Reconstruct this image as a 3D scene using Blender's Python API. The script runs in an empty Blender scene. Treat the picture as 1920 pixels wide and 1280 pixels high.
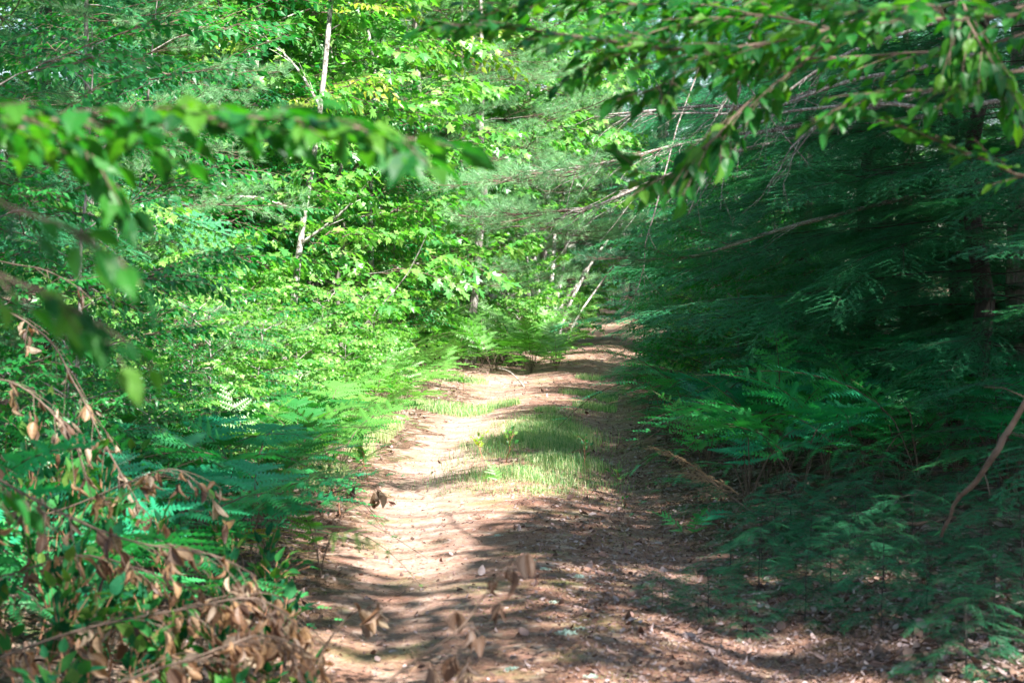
import bpy, math
import numpy as np
from mathutils import Vector
sc = bpy.context.scene
R = math.radians
# ------------------------------------------------------------------ camera, sky, sun
F = 3733.0; CH = 1.5; PITCH = math.atan(140 / F)
cam = bpy.data.cameras.new('camera'); co = bpy.data.objects.new('camera', cam)
sc.collection.objects.link(co); sc.camera = co
co.location = (0, 0, CH); co.rotation_euler = (R(90) - PITCH, 0, 0)
cam.sensor_width = 36; cam.lens = 36 * F / 1920; cam.clip_start = 0.1; cam.clip_end = 2000
cam.dof.use_dof = True; cam.dof.focus_distance = 17.0; cam.dof.aperture_fstop = 5.0
SUN = Vector((0.38, -0.48, 0.80)).normalized()
w = bpy.data.worlds.new("World"); sc.world = w; w.use_nodes = True
nt = w.node_tree; bg = nt.nodes['Background']; sky = nt.nodes.new('ShaderNodeTexSky')
sky.sky_type = 'NISHITA'; sky.sun_disc = False
sky.sun_elevation = math.asin(SUN.z); sky.sun_rotation = math.atan2(SUN.x, SUN.y)
nt.links.new(sky.outputs[0], bg.inputs[0]); bg.inputs[1].default_value = 0.088
sl = bpy.data.lights.new('sun', 'SUN'); sl.energy = 5.0; sl.angle = R(0.53); sl.color = (1.0, 0.96, 0.91)
so = bpy.data.objects.new('sun', sl); sc.collection.objects.link(so)
so.rotation_euler = SUN.to_track_quat('Z', 'Y').to_euler()
sc.view_settings.view_transform = 'Standard'; sc.view_settings.look = 'None'
sc.view_settings.exposure = 2.22; sc.view_settings.gamma = 1.0
cy = sc.cycles
cy.max_bounces = 8; cy.diffuse_bounces = 4; cy.glossy_bounces = 2; cy.transmission_bounces = 5; cy.transparent_max_bounces = 4
cy.use_denoising = True
cy.caustics_reflective = False; cy.caustics_refractive = False

rng = np.random.default_rng(11)
U = lambda a, b, n=None: rng.uniform(a, b, n)

def at(px, py, Y):
    u = (px - 960) / F; v = (640 - py) / F
    d = np.array([u, math.cos(PITCH) + v * math.sin(PITCH), -math.sin(PITCH) + v * math.cos(PITCH)])
    d *= Y / d[1]
    return np.array([d[0], d[1], d[2] + CH])

# ------------------------------------------------------------------ terrain
PY = [-20, 7.2, 11.2, 14, 18.7, 25.5, 31, 37, 46, 56, 66, 80, 120]
PX = [0.3, 0.25, 0.10, 0.05, 0.22, 0.62, 1.1, 1.75, 2.6, 3.4, 4.9, 8.5, 25]
PW = [1.05, 1.03, 1.04, 1.05, 1.1, 1.05, .95, .85, .85, .8, .9, 1.0, 1.0]
xc = lambda y: np.interp(y, PY, PX)
hw = lambda y: np.interp(y, PY, PW)
_ph = rng.uniform(0, 6.28, (14, 2)); _fr = rng.uniform(.25, 2.6, 14); _an = rng.uniform(0, 6.28, 14)
def wob(x, y):
    s = 0
    for i in range(14):
        s = s + np.sin((x * math.cos(_an[i]) + y * math.sin(_an[i])) * _fr[i] * 1.7 + _ph[i, 0]) / (1 + _fr[i])
    return s / 4
def H(x, y):
    x = np.asarray(x, float); y = np.asarray(y, float)
    d = x - xc(y); a = np.abs(d)
    bank = np.clip((a - hw(y)) / 1.6, 0, 1); bank = bank * bank * (3 - 2 * bank)
    z = 0.16 * bank + 0.05 * wob(x, y) * (0.35 + bank)
    z = z + 0.011 * np.clip(y - 38, 0, 60)
    z = z - 0.045 * np.exp(-((a - .75) / .24) ** 2) + 0.03 * np.exp(-(d / .3) ** 2)
    return z
def onground(px, py):
    Y = CH * F / (py - 500.0)
    for _ in range(4):
        p = at(px, py, Y); Y = (CH - float(H(p[0], Y))) * F / (py - 500.0)
    p = at(px, py, Y); p[2] = float(H(p[0], p[1])); return p

# ------------------------------------------------------------------ materials
def new_mat(name):
    m = bpy.data.materials.new(name); m.use_nodes = True
    n = m.node_tree; n.nodes.clear()
    o = n.nodes.new('ShaderNodeOutputMaterial')
    return m, n, o
def ramp(n, stops, src):
    r = n.nodes.new('ShaderNodeValToRGB'); e = r.color_ramp.elements
    while len(e) < len(stops): e.new(0.5)
    for q, (p, c) in zip(e, stops): q.position = p; q.color = (*c, 1)
    n.links.new(src, r.inputs[0]); return r.outputs[0]
def noise(n, scale, detail=4, rough=.6, vec=None):
    t = n.nodes.new('ShaderNodeTexNoise'); t.inputs['Scale'].default_value = scale
    t.inputs['Detail'].default_value = detail; t.inputs['Roughness'].default_value = rough
    if vec is not None: n.links.new(vec, t.inputs['Vector'])
    return t.outputs[0]
def mixc(n, f, a, b, mode='MIX'):
    x = n.nodes.new('ShaderNodeMix'); x.data_type = 'RGBA'; x.blend_type = mode
    for s, i in ((f, 0), (a, 6), (b, 7)):
        if isinstance(s, (int, float)): x.inputs[i].default_value = s
        elif isinstance(s, tuple): x.inputs[i].default_value = (*s, 1)
        else: n.links.new(s, x.inputs[i])
    return x.outputs[2]
def leaf_mat(name, cols, trans=.42, rough=.42, tcol=None, spec=.5, spots=None):
    m, n, o = new_mat(name)
    at_ = n.nodes.new('ShaderNodeAttribute'); at_.attribute_name = 'rnd'
    k = len(cols); c = ramp(n, [(i / (k - 1), cols[i]) for i in range(k)], at_.outputs['Fac'])
    g = n.nodes.new('ShaderNodeNewGeometry')
    if spots:
        f = ramp(n, [(.55, (0, 0, 0)), (.68, (1, 1, 1))], noise(n, 60, 3))
        c = mixc(n, f, c, spots)
    p = n.nodes.new('ShaderNodeBsdfPrincipled'); p.inputs['Roughness'].default_value = rough
    p.inputs['Specular IOR Level'].default_value = spec
    n.links.new(c, p.inputs['Base Color'])
    t = n.nodes.new('ShaderNodeBsdfTranslucent')
    tc = mixc(n, 1.0, c, tcol or (1.0, 1.55, .45), 'MULTIPLY'); n.links.new(tc, t.inputs[0])
    mx = n.nodes.new('ShaderNodeMixShader'); mx.inputs[0].default_value = trans
    n.links.new(p.outputs[0], mx.inputs[1]); n.links.new(t.outputs[0], mx.inputs[2]); n.links.new(mx.outputs[0], o.inputs[0])
    return m
def bark_mat(name, stops, sx=10, sz=2, bump=.6):
    m, n, o = new_mat(name)
    tc = n.nodes.new('ShaderNodeTexCoord'); mp = n.nodes.new('ShaderNodeMapping')
    mp.inputs['Scale'].default_value = (sx, sx, sz); n.links.new(tc.outputs['Object'], mp.inputs[0])
    f = noise(n, 2.2, 6, .7, mp.outputs[0]); c = ramp(n, stops, f)
    p = n.nodes.new('ShaderNodeBsdfPrincipled'); p.inputs['Roughness'].default_value = .9
    p.inputs['Specular IOR Level'].default_value = .2
    n.links.new(c, p.inputs['Base Color'])
    b = n.nodes.new('ShaderNodeBump'); b.inputs[0].default_value = bump; b.inputs[1].default_value = .02
    n.links.new(f, b.inputs[2]); n.links.new(b.outputs[0], p.inputs['Normal']); n.links.new(p.outputs[0], o.inputs[0])
    return m
def ground_mat(name, path):
    m, n, o = new_mat(name)
    tc = n.nodes.new('ShaderNodeTexCoord'); v = tc.outputs['Object']
    fine = noise(n, 38, 8, .75, v); mid = noise(n, 6, 6, .65, v); big = noise(n, .9, 4, .6, v)
    vo = n.nodes.new('ShaderNodeTexVoronoi'); vo.inputs['Scale'].default_value = 26; vo.inputs['Randomness'].default_value = 1
    wv = n.nodes.new('ShaderNodeVectorMath'); wv.operation = 'ADD'
    nn = n.nodes.new('ShaderNodeTexNoise'); nn.inputs['Scale'].default_value = 9; n.links.new(v, nn.inputs['Vector'])
    sc_ = n.nodes.new('ShaderNodeVectorMath'); sc_.operation = 'SCALE'; sc_.inputs[3].default_value = .25
    n.links.new(nn.outputs[1], sc_.inputs[0]); n.links.new(v, wv.inputs[0]); n.links.new(sc_.outputs[0], wv.inputs[1]); n.links.new(wv.outputs[0], vo.inputs['Vector'])
    if path:
        base = ramp(n, [(.3, (.08, .04, .032)), (.45, (.19, .10, .075)), (.58, (.25, .135, .10)), (.74, (.38, .255, .21))], fine)
        tone = ramp(n, [(.3, (.88, .84, .82)), (.7, (1.12, 1.1, 1.08))], noise(n, 14, 8, .8, v))
        base = mixc(n, 1.0, base, tone, 'MULTIPLY')
    else:
        base = ramp(n, [(.3, (.03, .018, .012)), (.5, (.085, .05, .034)), (.7, (.17, .105, .07))], fine)
    flecks = ramp(n, [(0.0, (.34, .25, .23)), (.35, (.30, .19, .13)), (.6, (.45, .36, .30)), (1, (.2, .11, .07))], vo.outputs['Color'])
    ff = ramp(n, [(.5, (0, 0, 0)), (.62, (1, 1, 1))], mid)
    c = mixc(n, ff, base, flecks)
    mo = ramp(n, [(.52, (0, 0, 0)), (.66, (.8, .8, .8))], noise(n, 1.7, 7, .72, v))
    c = mixc(n, mo, c, (.12, .15, .045) if path else (.05, .085, .025))
    if path:
        # pale sand in the left rut and clearing; rut mask also paints sunlit stretches
        sp = n.nodes.new('ShaderNodeSeparateXYZ'); n.links.new(v, sp.inputs[0])
        att = n.nodes.new('ShaderNodeAttribute'); att.attribute_name = 'sand'
        sf = n.nodes.new('ShaderNodeMath'); sf.operation = 'MULTIPLY'
        br = ramp(n, [(.36, (0, 0, 0)), (.56, (1, 1, 1))], noise(n, 3.2, 8, .72, v))
        n.links.new(att.outputs['Fac'], sf.inputs[0]); n.links.new(br, sf.inputs[1])
        sandc = ramp(n, [(.35, (.25, .16, .125)), (.64, (.46, .36, .31))], fine)
        c = mixc(n, sf.outputs[0], c, sandc)
    p = n.nodes.new('ShaderNodeBsdfPrincipled'); p.inputs['Roughness'].default_value = .95
    p.inputs['Specular IOR Level'].default_value = .15
    n.links.new(c, p.inputs['Base Color'])
    b = n.nodes.new('ShaderNodeBump'); b.inputs[0].default_value = 1.0; b.inputs[1].default_value = .03
    n.links.new(fine, b.inputs[2]); n.links.new(b.outputs[0], p.inputs['Normal']); n.links.new(p.outputs[0], o.inputs[0])
    return m

M = {}
M['maple'] = leaf_mat('maple_leaf', [(.04, .19, .045), (.085, .28, .055), (.17, .37, .07), (.28, .43, .12)], .42, .4)
M['oak'] = leaf_mat('oak_leaf', [(.035, .16, .04), (.08, .25, .05), (.16, .34, .08)], .42, .4)
M['beech'] = leaf_mat('beech_leaf', [(.012, .12, .03), (.02, .19, .04), (.045, .26, .045)], .48, .4)
M['yellow'] = leaf_mat('yellowing_leaf', [(.10, .24, .03), (.22, .34, .035), (.42, .42, .04)], .45)
M['canopy'] = leaf_mat('shade_tree_leaf', [(.03, .10, .02), (.05, .15, .03)], .3)
M['fern'] = leaf_mat('fern_frond', [(.05, .20, .04), (.12, .31, .06), (.22, .39, .09)], .4, .45)
M['fern_teal'] = leaf_mat('shade_tinted_fern_frond', [(.016, .20, .085), (.024, .28, .13), (.05, .32, .08), (.03, .32, .17)], .32, .36)  # bluish look of shaded fronds put into the base colour
M['fern_mid'] = leaf_mat('green_fern_frond', [(.015, .12, .03), (.03, .18, .035), (.08, .22, .04)], .4, .5, None, .3)
M['fern_yellow'] = leaf_mat('yellow_fern_frond', [(.35, .30, .04), (.45, .33, .06)], .4)
M['pine'] = leaf_mat('pine_needle', [(.10, .28, .12), (.18, .40, .18), (.30, .50, .26)], .35, .4, (1.2, 1.3, .8))
M['pine_dark'] = leaf_mat('dark_pine_needle', [(.02, .12, .055), (.035, .17, .07)], .3, .45, (1.2, 1.3, .8))
M['hemlock'] = leaf_mat('hemlock_needle', [(.020, .155, .072), (.035, .225, .10), (.10, .40, .15)], .3, .5, (1.1, 1.4, .7), .25)
M['dry'] = leaf_mat('dry_needle', [(.20, .12, .06), (.30, .20, .11), (.14, .16, .06)], .25, .6, (1.2, 1, .7))
M['dead'] = leaf_mat('dead_leaf', [(.05, .025, .015), (.11, .055, .03), (.19, .10, .05), (.28, .17, .08), (.15, .11, .08), (.38, .30, .20), (.24, .13, .06), (.09, .055, .035)], .35, .55, (1.5, 1.1, .7), spots=(.10, .05, .03))
M['silhouette_dead'] = leaf_mat('silhouette_dead_leaf', [(.05, .028, .018), (.10, .055, .032), (.16, .10, .06), (.22, .16, .11)], .2, .65, (1.4, 1, .7))  # darker dead leaf copy; silhouette against the lit path put into colour
M['litter'] = leaf_mat('litter_leaf', [(.07, .035, .028), (.17, .095, .075), (.27, .19, .18), (.42, .33, .32), (.15, .07, .045), (.20, .12, .09)], .1, .6, (1.2, 1, .8), spots=(.14, .08, .06))
M['pineneedle'] = leaf_mat('fallen_needle', [(.16, .075, .04), (.33, .18, .10), (.50, .34, .22)], .1, .6, (1.2, 1, .8))
M['grass'] = leaf_mat('grass_blade', [(.07, .22, .07), (.14, .32, .12), (.28, .42, .18), (.50, .50, .30), (.55, .48, .32)], .4, .45)
M['moss'] = leaf_mat('moss', [(.07, .12, .02), (.13, .19, .03), (.21, .25, .05)], .25, .8)
M['lichen'] = leaf_mat('lichen', [(.38, .52, .44), (.52, .66, .56), (.62, .72, .64)], .2, .9, (1, 1, .9))
M['bark'] = bark_mat('grey_bark', [(.3, (.09, .075, .065)), (.5, (.2, .175, .155)), (.66, (.42, .40, .37))])
M['dark_bark'] = bark_mat('dark_bark', [(.3, (.016, .014, .012)), (.58, (.05, .044, .038)), (.75, (.15, .15, .135))], 14, 2)
M['pale_bark'] = bark_mat('pale_bark', [(.40, (.07, .06, .05)), (.5, (.34, .31, .28)), (.66, (.66, .63, .59))], 11, 9, .4)
M['twig'] = bark_mat('twig_bark', [(.35, (.06, .042, .03)), (.6, (.15, .105, .08))], 6, 6, .2)
M['red_twig'] = bark_mat('reddish_twig', [(.35, (.20, .09, .05)), (.6, (.38, .19, .11))], 6, 6, .2)
M['dead_wood'] = bark_mat('lichened_dead_wood', [(.38, (.09, .07, .06)), (.52, (.20, .17, .15)), (.66, (.50, .50, .46))], 30, 30, .3)
M['beech_near'] = leaf_mat('near_beech_leaf', [(.006, .06, .016), (.012, .115, .022), (.028, .18, .022), (.09, .22, .025)], .5, .45, (1.3, 1.6, .3), .3, spots=(.05, .13, .018))
M['seedling'] = leaf_mat('shade_leaf', [(.008, .07, .03), (.014, .11, .045), (.03, .16, .035), (.10, .16, .03)], .35, .65, None, .12)
M['floor_litter'] = leaf_mat('floor_litter', [(.05, .028, .018), (.12, .07, .05), (.2, .14, .12), (.12, .06, .03)], .1, .7, (1.2, 1, .8))
M['ground'] = ground_mat('forest_floor', False)
M['path'] = ground_mat('path_litter', True)

# ------------------------------------------------------------------ mesh accumulator
class G:
    def __init__(s): s.v = []; s.f = []; s.m = []; s.r = []; s.s = []; s.n = 0
    def add(s, v, f, mat, rnd, smooth=False):
        v = np.asarray(v, np.float32).reshape(-1, 3); f = np.asarray(f, np.int64).reshape(-1, 3)
        s.v.append(v); s.f.append(f + s.n); s.n += len(v)
        s.m.append(np.broadcast_to(np.asarray(mat, np.int32), (len(f),)).copy())
        s.r.append(np.broadcast_to(np.asarray(rnd, np.float32), (len(v),)).copy())
        s.s.append(np.broadcast_to(np.asarray(smooth, bool), (len(f),)).copy())
    def inst(s, tpl, Ms, Ts, mat=0, rnd=None):
        """copies of a leaf template (v, f)"""
        v, f = tpl; K = len(Ms)
        if K == 0: return
        V = np.einsum('kij,nj->kni', Ms, v) + Ts[:, None, :]
        Fc = f[None] + (np.arange(K) * len(v))[:, None, None]
        if rnd is None: rnd = rng.random(K)
        s.add(V.reshape(-1, 3), Fc.reshape(-1, 3), mat, np.repeat(rnd, len(v)))
    def pack(s):
        return (np.concatenate(s.v), np.concatenate(s.f), np.concatenate(s.m), np.concatenate(s.r), np.concatenate(s.s))
    def instg(s, pk, Ms, Ts, jitter=.3):
        """copies of a whole packed mesh with its materials"""
        v, f, m, r, sm = pk; K = len(Ms)
        if K == 0: return
        V = np.einsum('kij,nj->kni', Ms, v) + np.asarray(Ts)[:, None, :]
        Fc = f[None] + (np.arange(K) * len(v))[:, None, None]
        rr = np.clip(r[None] * (1 - jitter) + jitter * rng.random(K)[:, None], 0, 1)
        s.add(V.reshape(-1, 3), Fc.reshape(-1, 3), np.tile(m, K), rr.reshape(-1), np.tile(sm, K))
    def tube(s, P, r0, r1=None, sides=5, mat=0, rnd=.5):
        P = np.asarray(P, float); n = len(P)
        rad = np.linspace(r0, r0 if r1 is None else r1, n) if np.isscalar(r0) else np.asarray(r0)
        T = np.gradient(P, axis=0); T /= np.linalg.norm(T, axis=1)[:, None] + 1e-9
        ref = np.array([0, 0, 1.]) if abs(T[0, 2]) < .8 else np.array([1., 0, 0])
        A = np.cross(T, ref); A /= np.linalg.norm(A, axis=1)[:, None] + 1e-9; B = np.cross(T, A)
        a = np.arange(sides) / sides * 2 * math.pi
        V = P[:, None] + rad[:, None, None] * (np.cos(a)[None, :, None] * A[:, None] + np.sin(a)[None, :, None] * B[:, None])
        i = np.arange(n - 1)[:, None] * sides; j = np.arange(sides)[None]; k = (j + 1) % sides
        q = [i + j, i + k, i + sides + k, i + sides + j]
        f = np.concatenate([np.stack([q[0], q[1], q[2]], -1).reshape(-1, 3), np.stack([q[0], q[2], q[3]], -1).reshape(-1, 3)])
        s.add(V.reshape(-1, 3), f, mat, rnd, True)
    def mesh(s, name, mats):
        v, f, m, r, sm = s.pack()
        me = bpy.data.meshes.new(name)
        me.vertices.add(len(v)); me.vertices.foreach_set('co', v.astype(np.float32).ravel())
        me.loops.add(len(f) * 3); me.loops.foreach_set('vertex_index', f.astype(np.int32).ravel())
        me.polygons.add(len(f)); me.polygons.foreach_set('loop_start', np.arange(len(f), dtype=np.int32) * 3)
        me.polygons.foreach_set('material_index', m.astype(np.int32)); me.polygons.foreach_set('use_smooth', sm)
        for k in mats: me.materials.append(M[k] if isinstance(k, str) else k)
        a = me.attributes.new('rnd', 'FLOAT', 'POINT'); a.data.foreach_set('value', r.astype(np.float32))
        me.update(); return me

def frames(D, N):
    D = np.asarray(D, float); N = np.asarray(N, float)
    D = D / (np.linalg.norm(D, axis=-1, keepdims=True) + 1e-9)
    Yv = np.cross(N, D); Yv /= np.linalg.norm(Yv, axis=-1, keepdims=True) + 1e-9
    Z = np.cross(D, Yv)
    return np.stack([D, Yv, Z], -1)
def rotz(a): c, s = math.cos(a), math.sin(a); return np.array([[c, -s, 0], [s, c, 0], [0, 0, 1.]])
def dirv(az, el): return np.array([math.cos(az) * math.cos(el), math.sin(az) * math.cos(el), math.sin(el)])

# ------------------------------------------------------------------ leaf templates (length 1 along +X)
def ovate(st, wd, w=.27, fold=.35, droop=.22, wave=0.):
    v = []; idx = []
    for i, (t, k) in enumerate(zip(st, wd)):
        z = -droop * t * t
        if k == 0: v.append((t, 0, z)); idx.append((len(v) - 1,) * 3)
        else:
            b = len(v); y = w * k
            v += [(t, 0, z), (t - .03, y, z + fold * y + wave * (-1) ** i), (t - .03, -y, z + fold * y - wave * (-1) ** i)]
            idx.append((b, b + 1, b + 2))
    f = []
    for a, b in zip(idx[:-1], idx[1:]):
        for k in (1, 2):
            q = [a[0], a[k], b[k], b[0]]
            if k == 2: q = q[::-1]
            t1 = [q[0], q[1], q[2]]; t2 = [q[0], q[2], q[3]]
            for t in (t1, t2):
                if len(set(t)) == 3: f.append(t)
    return np.array(v, float), np.array(f)
BEECH = ovate([0, .12, .35, .6, .82, 1], [0, .6, 1, .85, .42, 0], .28, .3, .25, .012)
BEECH_LO = ovate([0, .42, 1], [0, 1, 0], .27, .25, .2)
def lobed(pts, fold=.22, droop=.2):
    h = [(x, y) for x, y in pts]
    o = h + [(x, -y) for x, y in h[::-1] if y > 1e-6]
    v = [(.32, 0, -.02)] + [(x, y, fold * abs(y) - droop * x * x) for x, y in o]
    n = len(o); f = [(0, 1 + (i + 1) % n, 1 + i) for i in range(n)]
    return np.array(v, float), np.array(f)
MAPLE = lobed([(0, 0), (-.06, .16), (.02, .36), (.2, .24), (.38, .42), (.56, .58), (.55, .36), (.5, .2), (.7, .27), (.8, .1), (1, 0)])
OAKL = lobed([(0, 0), (.12, .1), (.2, .28), (.3, .12), (.45, .38), (.52, .13), (.7, .32), (.74, .12), (.9, .12), (1, 0)])
MAPLE_LO = lobed([(0, 0), (.0, .36), (.22, .22), (.55, .55), (.55, .2), (1, 0)])
def curled(curl, lcurl, w=.26):
    st = [0, .18, .42, .68, .88, 1]; wd = [.02, .65, 1, .8, .4, .02]; v = []; f = []
    for i, (t, k) in enumerate(zip(st, wd)):
        a = lcurl * t; X = math.sin(a) / lcurl; Z = -(1 - math.cos(a)) / lcurl
        for j in (-1, -.5, 0, .5, 1):
            an = j * curl; rr = w * k / curl * 1.2
            v.append((X + .02 * j * (i % 2), rr * math.sin(an), Z + rr * (1 - math.cos(an)) * math.cos(a)))
    for i in range(5):
        for j in range(4):
            a = i * 5 + j; f += [(a, a + 1, a + 6), (a, a + 6, a + 5)]
    return np.array(v, float), np.array(f)
DEAD = [curled(1.7, .9), curled(2.3, 1.5), curled(1.1, .5, .3), curled(2.7, -1.1)]
LIT = [curled(.7, .5, .3), curled(1.3, .9, .28), curled(.45, -.7, .34)]

# ------------------------------------------------------------------ branch modules; axis along +X
def deciduous(L, nside, side, tpl, size, gap, droop=.25, hang=.35, mat_leaf=1, curve=.1):
    g = G(); n = 9; t = np.linspace(0, 1, n)
    P = np.stack([t * L, curve * L * np.sin(t * 2.5) * U(-1, 1), -droop * L * t ** 2 + .02 * rng.standard_normal(n)], -1); P[0] = 0
    g.tube(P, .007 * L, .002, 4, 0)
    tw = [(P[5:], 1)]
    for i in range(nside):
        s = .12 + .82 * i / nside; p = np.array([np.interp(s, t, P[:, k]) for k in range(3)])
        sg = 1 if i % 2 else -1; az = sg * U(.6, 1.1); l = side * (1 - .5 * s) * U(.6, 1.15)
        d = dirv(az, U(-.25, .3)); q = np.linspace(0, 1, 5)[:, None]
        Q = p + q * l * d + np.array([.15, 0, -.25])[None] * q * q * l
        g.tube(Q, .0035 * L, .0015, 3, 0); tw.append((Q, sg))
    D = []; N = []; T = []; S = []
    for Q, sg in tw:
        l = np.linalg.norm(np.diff(Q, axis=0), axis=1).sum(); k = max(3, int(l / gap))
        for j in range(k):
            s = (j + .6) / k * (len(Q) - 1); a = int(min(s, len(Q) - 2)); fr = s - a
            p = Q[a] * (1 - fr) + Q[a + 1] * fr; d = Q[a + 1] - Q[a]; d = d / np.linalg.norm(d)
            az = (1 if j % 2 else -1) * U(.5, 1.15) if j < k - 1 else U(-.2, .2)
            dd = rotz(az) @ d; dd[2] -= U(.0, 2 * hang); D.append(dd); N.append(np.array([0, 0, 1]) + rng.standard_normal(3) * .3)
            T.append(p); S.append(size * U(.65, 1.12))
    Ms = frames(D, N) * np.array(S)[:, None, None]
    g.inst(tpl, Ms, np.array(T), mat_leaf)
    return g.pack()
def tuft(nn, ln, wd, spread=1.25):
    v = []; f = []
    for i in range(nn):
        th = U(0, 2 * math.pi); ph = U(.15, spread); d = np.array([math.cos(ph), math.sin(ph) * math.cos(th), math.sin(ph) * math.sin(th)])
        s = np.cross(d, rng.standard_normal(3)); s /= np.linalg.norm(s); l = ln * U(.75, 1.1); b = np.array([-U(0, .05), 0, 0])
        m = b + d * l * .5; e = b + d * l + np.array([0, 0, -.1 * l])
        k = len(v); v += [b - s * wd * .4, b + s * wd * .4, m + s * wd * .5, m - s * wd * .5, e]; f += [(k, k + 1, k + 2), (k, k + 2, k + 3), (k + 3, k + 2, k + 4)]
    return np.array(v), np.array(f)
def pine_mod(L, nside, needles=26, ln=.095, wd=.0022):
    g = G(); t = np.linspace(0, 1, 8); P = np.stack([t * L, .05 * np.sin(t * 4), -.12 * L * t ** 2 + .1 * L * t ** 4], -1)
    g.tube(P, .008 * L, .003, 4, 0); tips = [(P[-1], P[-1] - P[-2])]
    for i in range(nside):
        s = .2 + .75 * i / nside; p = np.array([np.interp(s, t, P[:, k]) for k in range(3)])
        az = (1 if i % 2 else -1) * U(.5, 1.1); l = .5 * L * (1 - .6 * s) * U(.7, 1.1); d = dirv(az, U(-.15, .35))
        Q = p + np.linspace(0, 1, 4)[:, None] * l * d; g.tube(Q, .005, .002, 3, 0)
        tips += [(Q[-1], d), (Q[2], d + .3 * rng.standard_normal(3))]
        for _ in range(3):
            d2 = dirv(az + U(-.8, .8), U(-.1, .6)); b = Q[1] + (Q[3] - Q[1]) * U(0, 1); e = b + d2 * .14 * U(.6, 1.2); g.tube([b, e], .002, None, 3, 0); tips.append((e, d2))
    tp = [tuft(needles, ln, wd) for _ in range(3)]
    idx = rng.integers(0, 3, len(tips))
    D = np.array([d for _, d in tips]); T = np.array([p for p, _ in tips]); Fm = frames(D, rng.standard_normal(D.shape))
    for k in range(3): g.inst(tp[k], Fm[idx == k], T[idx == k], 1)
    return g.pack()
def hemlock_mod(L, nside=26, ndl=.013, wd=.0028, gap=.0055, sub=7):
    g = G(); t = np.linspace(0, 1, 10); bend = U(-.3, .3)
    P = np.stack([t * L, bend * L * t ** 2, -.10 * L * t - .28 * L * t ** 2.2], -1); g.tube(P, .0035 * L, .0012, 4, 0)
    D = []; T = []; N = []
    def needles(a, b, k=None):
        l = np.linalg.norm(b - a); k = max(3, int(l / gap)); d = (b - a) / l
        sd = np.cross([0, 0, 1.], d); sd /= np.linalg.norm(sd) + 1e-9; tt = (np.arange(k) + .5) / k
        for sg in (1, -1):
            pp = a + (b - a) * tt[:, None]; dd = np.tile(d * .45 + sg * sd, (k, 1)) + rng.standard_normal((k, 3)) * .12
            D.append(dd); T.append(pp); N.append(np.tile([0, 0, 1.], (k, 1)) + rng.standard_normal((k, 3)) * .35)
    for i in range(nside):
        s = .06 + .92 * i / nside; p = np.array([np.interp(s, t, P[:, k]) for k in range(3)])
        sg = 1 if i % 2 else -1; az = sg * U(.75, 1.1); l = L * .42 * (1 - .78 * s) * U(.45, 1.25) + .05
        d = dirv(az, -.22 + U(-.15, .12)); q = np.linspace(0, 1, 5)[:, None]; Q = p + q * l * d + np.array([.12, 0, -.3]) * q * q * l
        g.tube(Q, .0013, .0007, 3, 0); needles(Q[1], Q[2]); needles(Q[2], Q[3]); needles(Q[3], Q[4])
        ns = max(3, int(l / .035))
        for j in range(ns):
            u = (j + .5) / ns * 3.99; a = int(u); b = Q[a] + (Q[a + 1] - Q[a]) * (u - a)
            az2 = az + (1 if j % 2 else -1) * U(.5, .9); e = b + dirv(az2, -.3 + U(-.2, .1)) * (.035 + .3 * l * (1 - u / 4)) * U(.6, 1.1); needles(b, e)
    needles(P[-3], P[-2]); needles(P[-2], P[-1])
    D = np.concatenate(D); T = np.concatenate(T); N = np.concatenate(N)
    v = np.array([(0, -.5 * wd / ndl, 0), (0, .5 * wd / ndl, 0), (.8, .45 * wd / ndl, 0), (1, 0, 0), (.8, -.45 * wd / ndl, 0)])
    f = np.array([(0, 1, 2), (0, 2, 4), (4, 2, 3)])
    # clumps of a shoot share a tint so that young tips read lighter
    tint = np.clip(.15 + .75 * (T[:, 0] / L) ** 3 * rng.random(len(T)) + .25 * rng.random(len(T)), 0, 1)
    g.inst((v, f), frames(D, N) * ndl, T, 1, tint)
    return g.pack()

MOD = {}
MOD['maple'] = [deciduous(1.25, 9, .6, MAPLE, .165, .115, .2, .35) for _ in range(3)]
MOD['maple_far'] = [deciduous(1.3, 10, .55, MAPLE_LO, .19, .14, .18, .3) for _ in range(2)]
MOD['oak'] = [deciduous(1.0, 9, .45, OAKL, .19, .11, .15, .3) for _ in range(2)]
MOD['beech'] = [deciduous(1.2, 12, .6, BEECH_LO, .12, .07, .15, .35) for _ in range(3)]
MOD['pine'] = [pine_mod(1.2, 11) for _ in range(2)]
MOD['pine_far'] = [pine_mod(1.3, 9, 14, .11, .005)]
MOD['hemlock'] = [hemlock_mod(1.0, 22) for _ in range(3)]
MOD['hemlock_far'] = [hemlock_mod(1.4, 20, .024, .007, .014) for _ in range(2)]
MOD['canopy'] = [deciduous(1.1, 8, .6, BEECH_LO, .26, .13, .1, .25)]

# ------------------------------------------------------------------ object helpers
def put(name, me, parent=None, loc=None):
    o = bpy.data.objects.new(name, me); sc.collection.objects.link(o)
    if parent is not None: o.parent = parent
    if loc is not None: o.location = loc
    return o
def tag(o, label=None, cat=None, group=None, kind=None):
    if label: o['label'] = label
    if cat: o['category'] = cat
    if group: o['group'] = group
    if kind: o['kind'] = kind
    return o
def thing(name, label, cat, loc=(0, 0, 0), rz=0., group=None, s=1.):
    o = put(name, None); o.location = [float(c) for c in loc]; o.rotation_euler = (0, 0, rz); o.scale = (s, s, s)
    return tag(o, label, cat, group)

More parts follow.
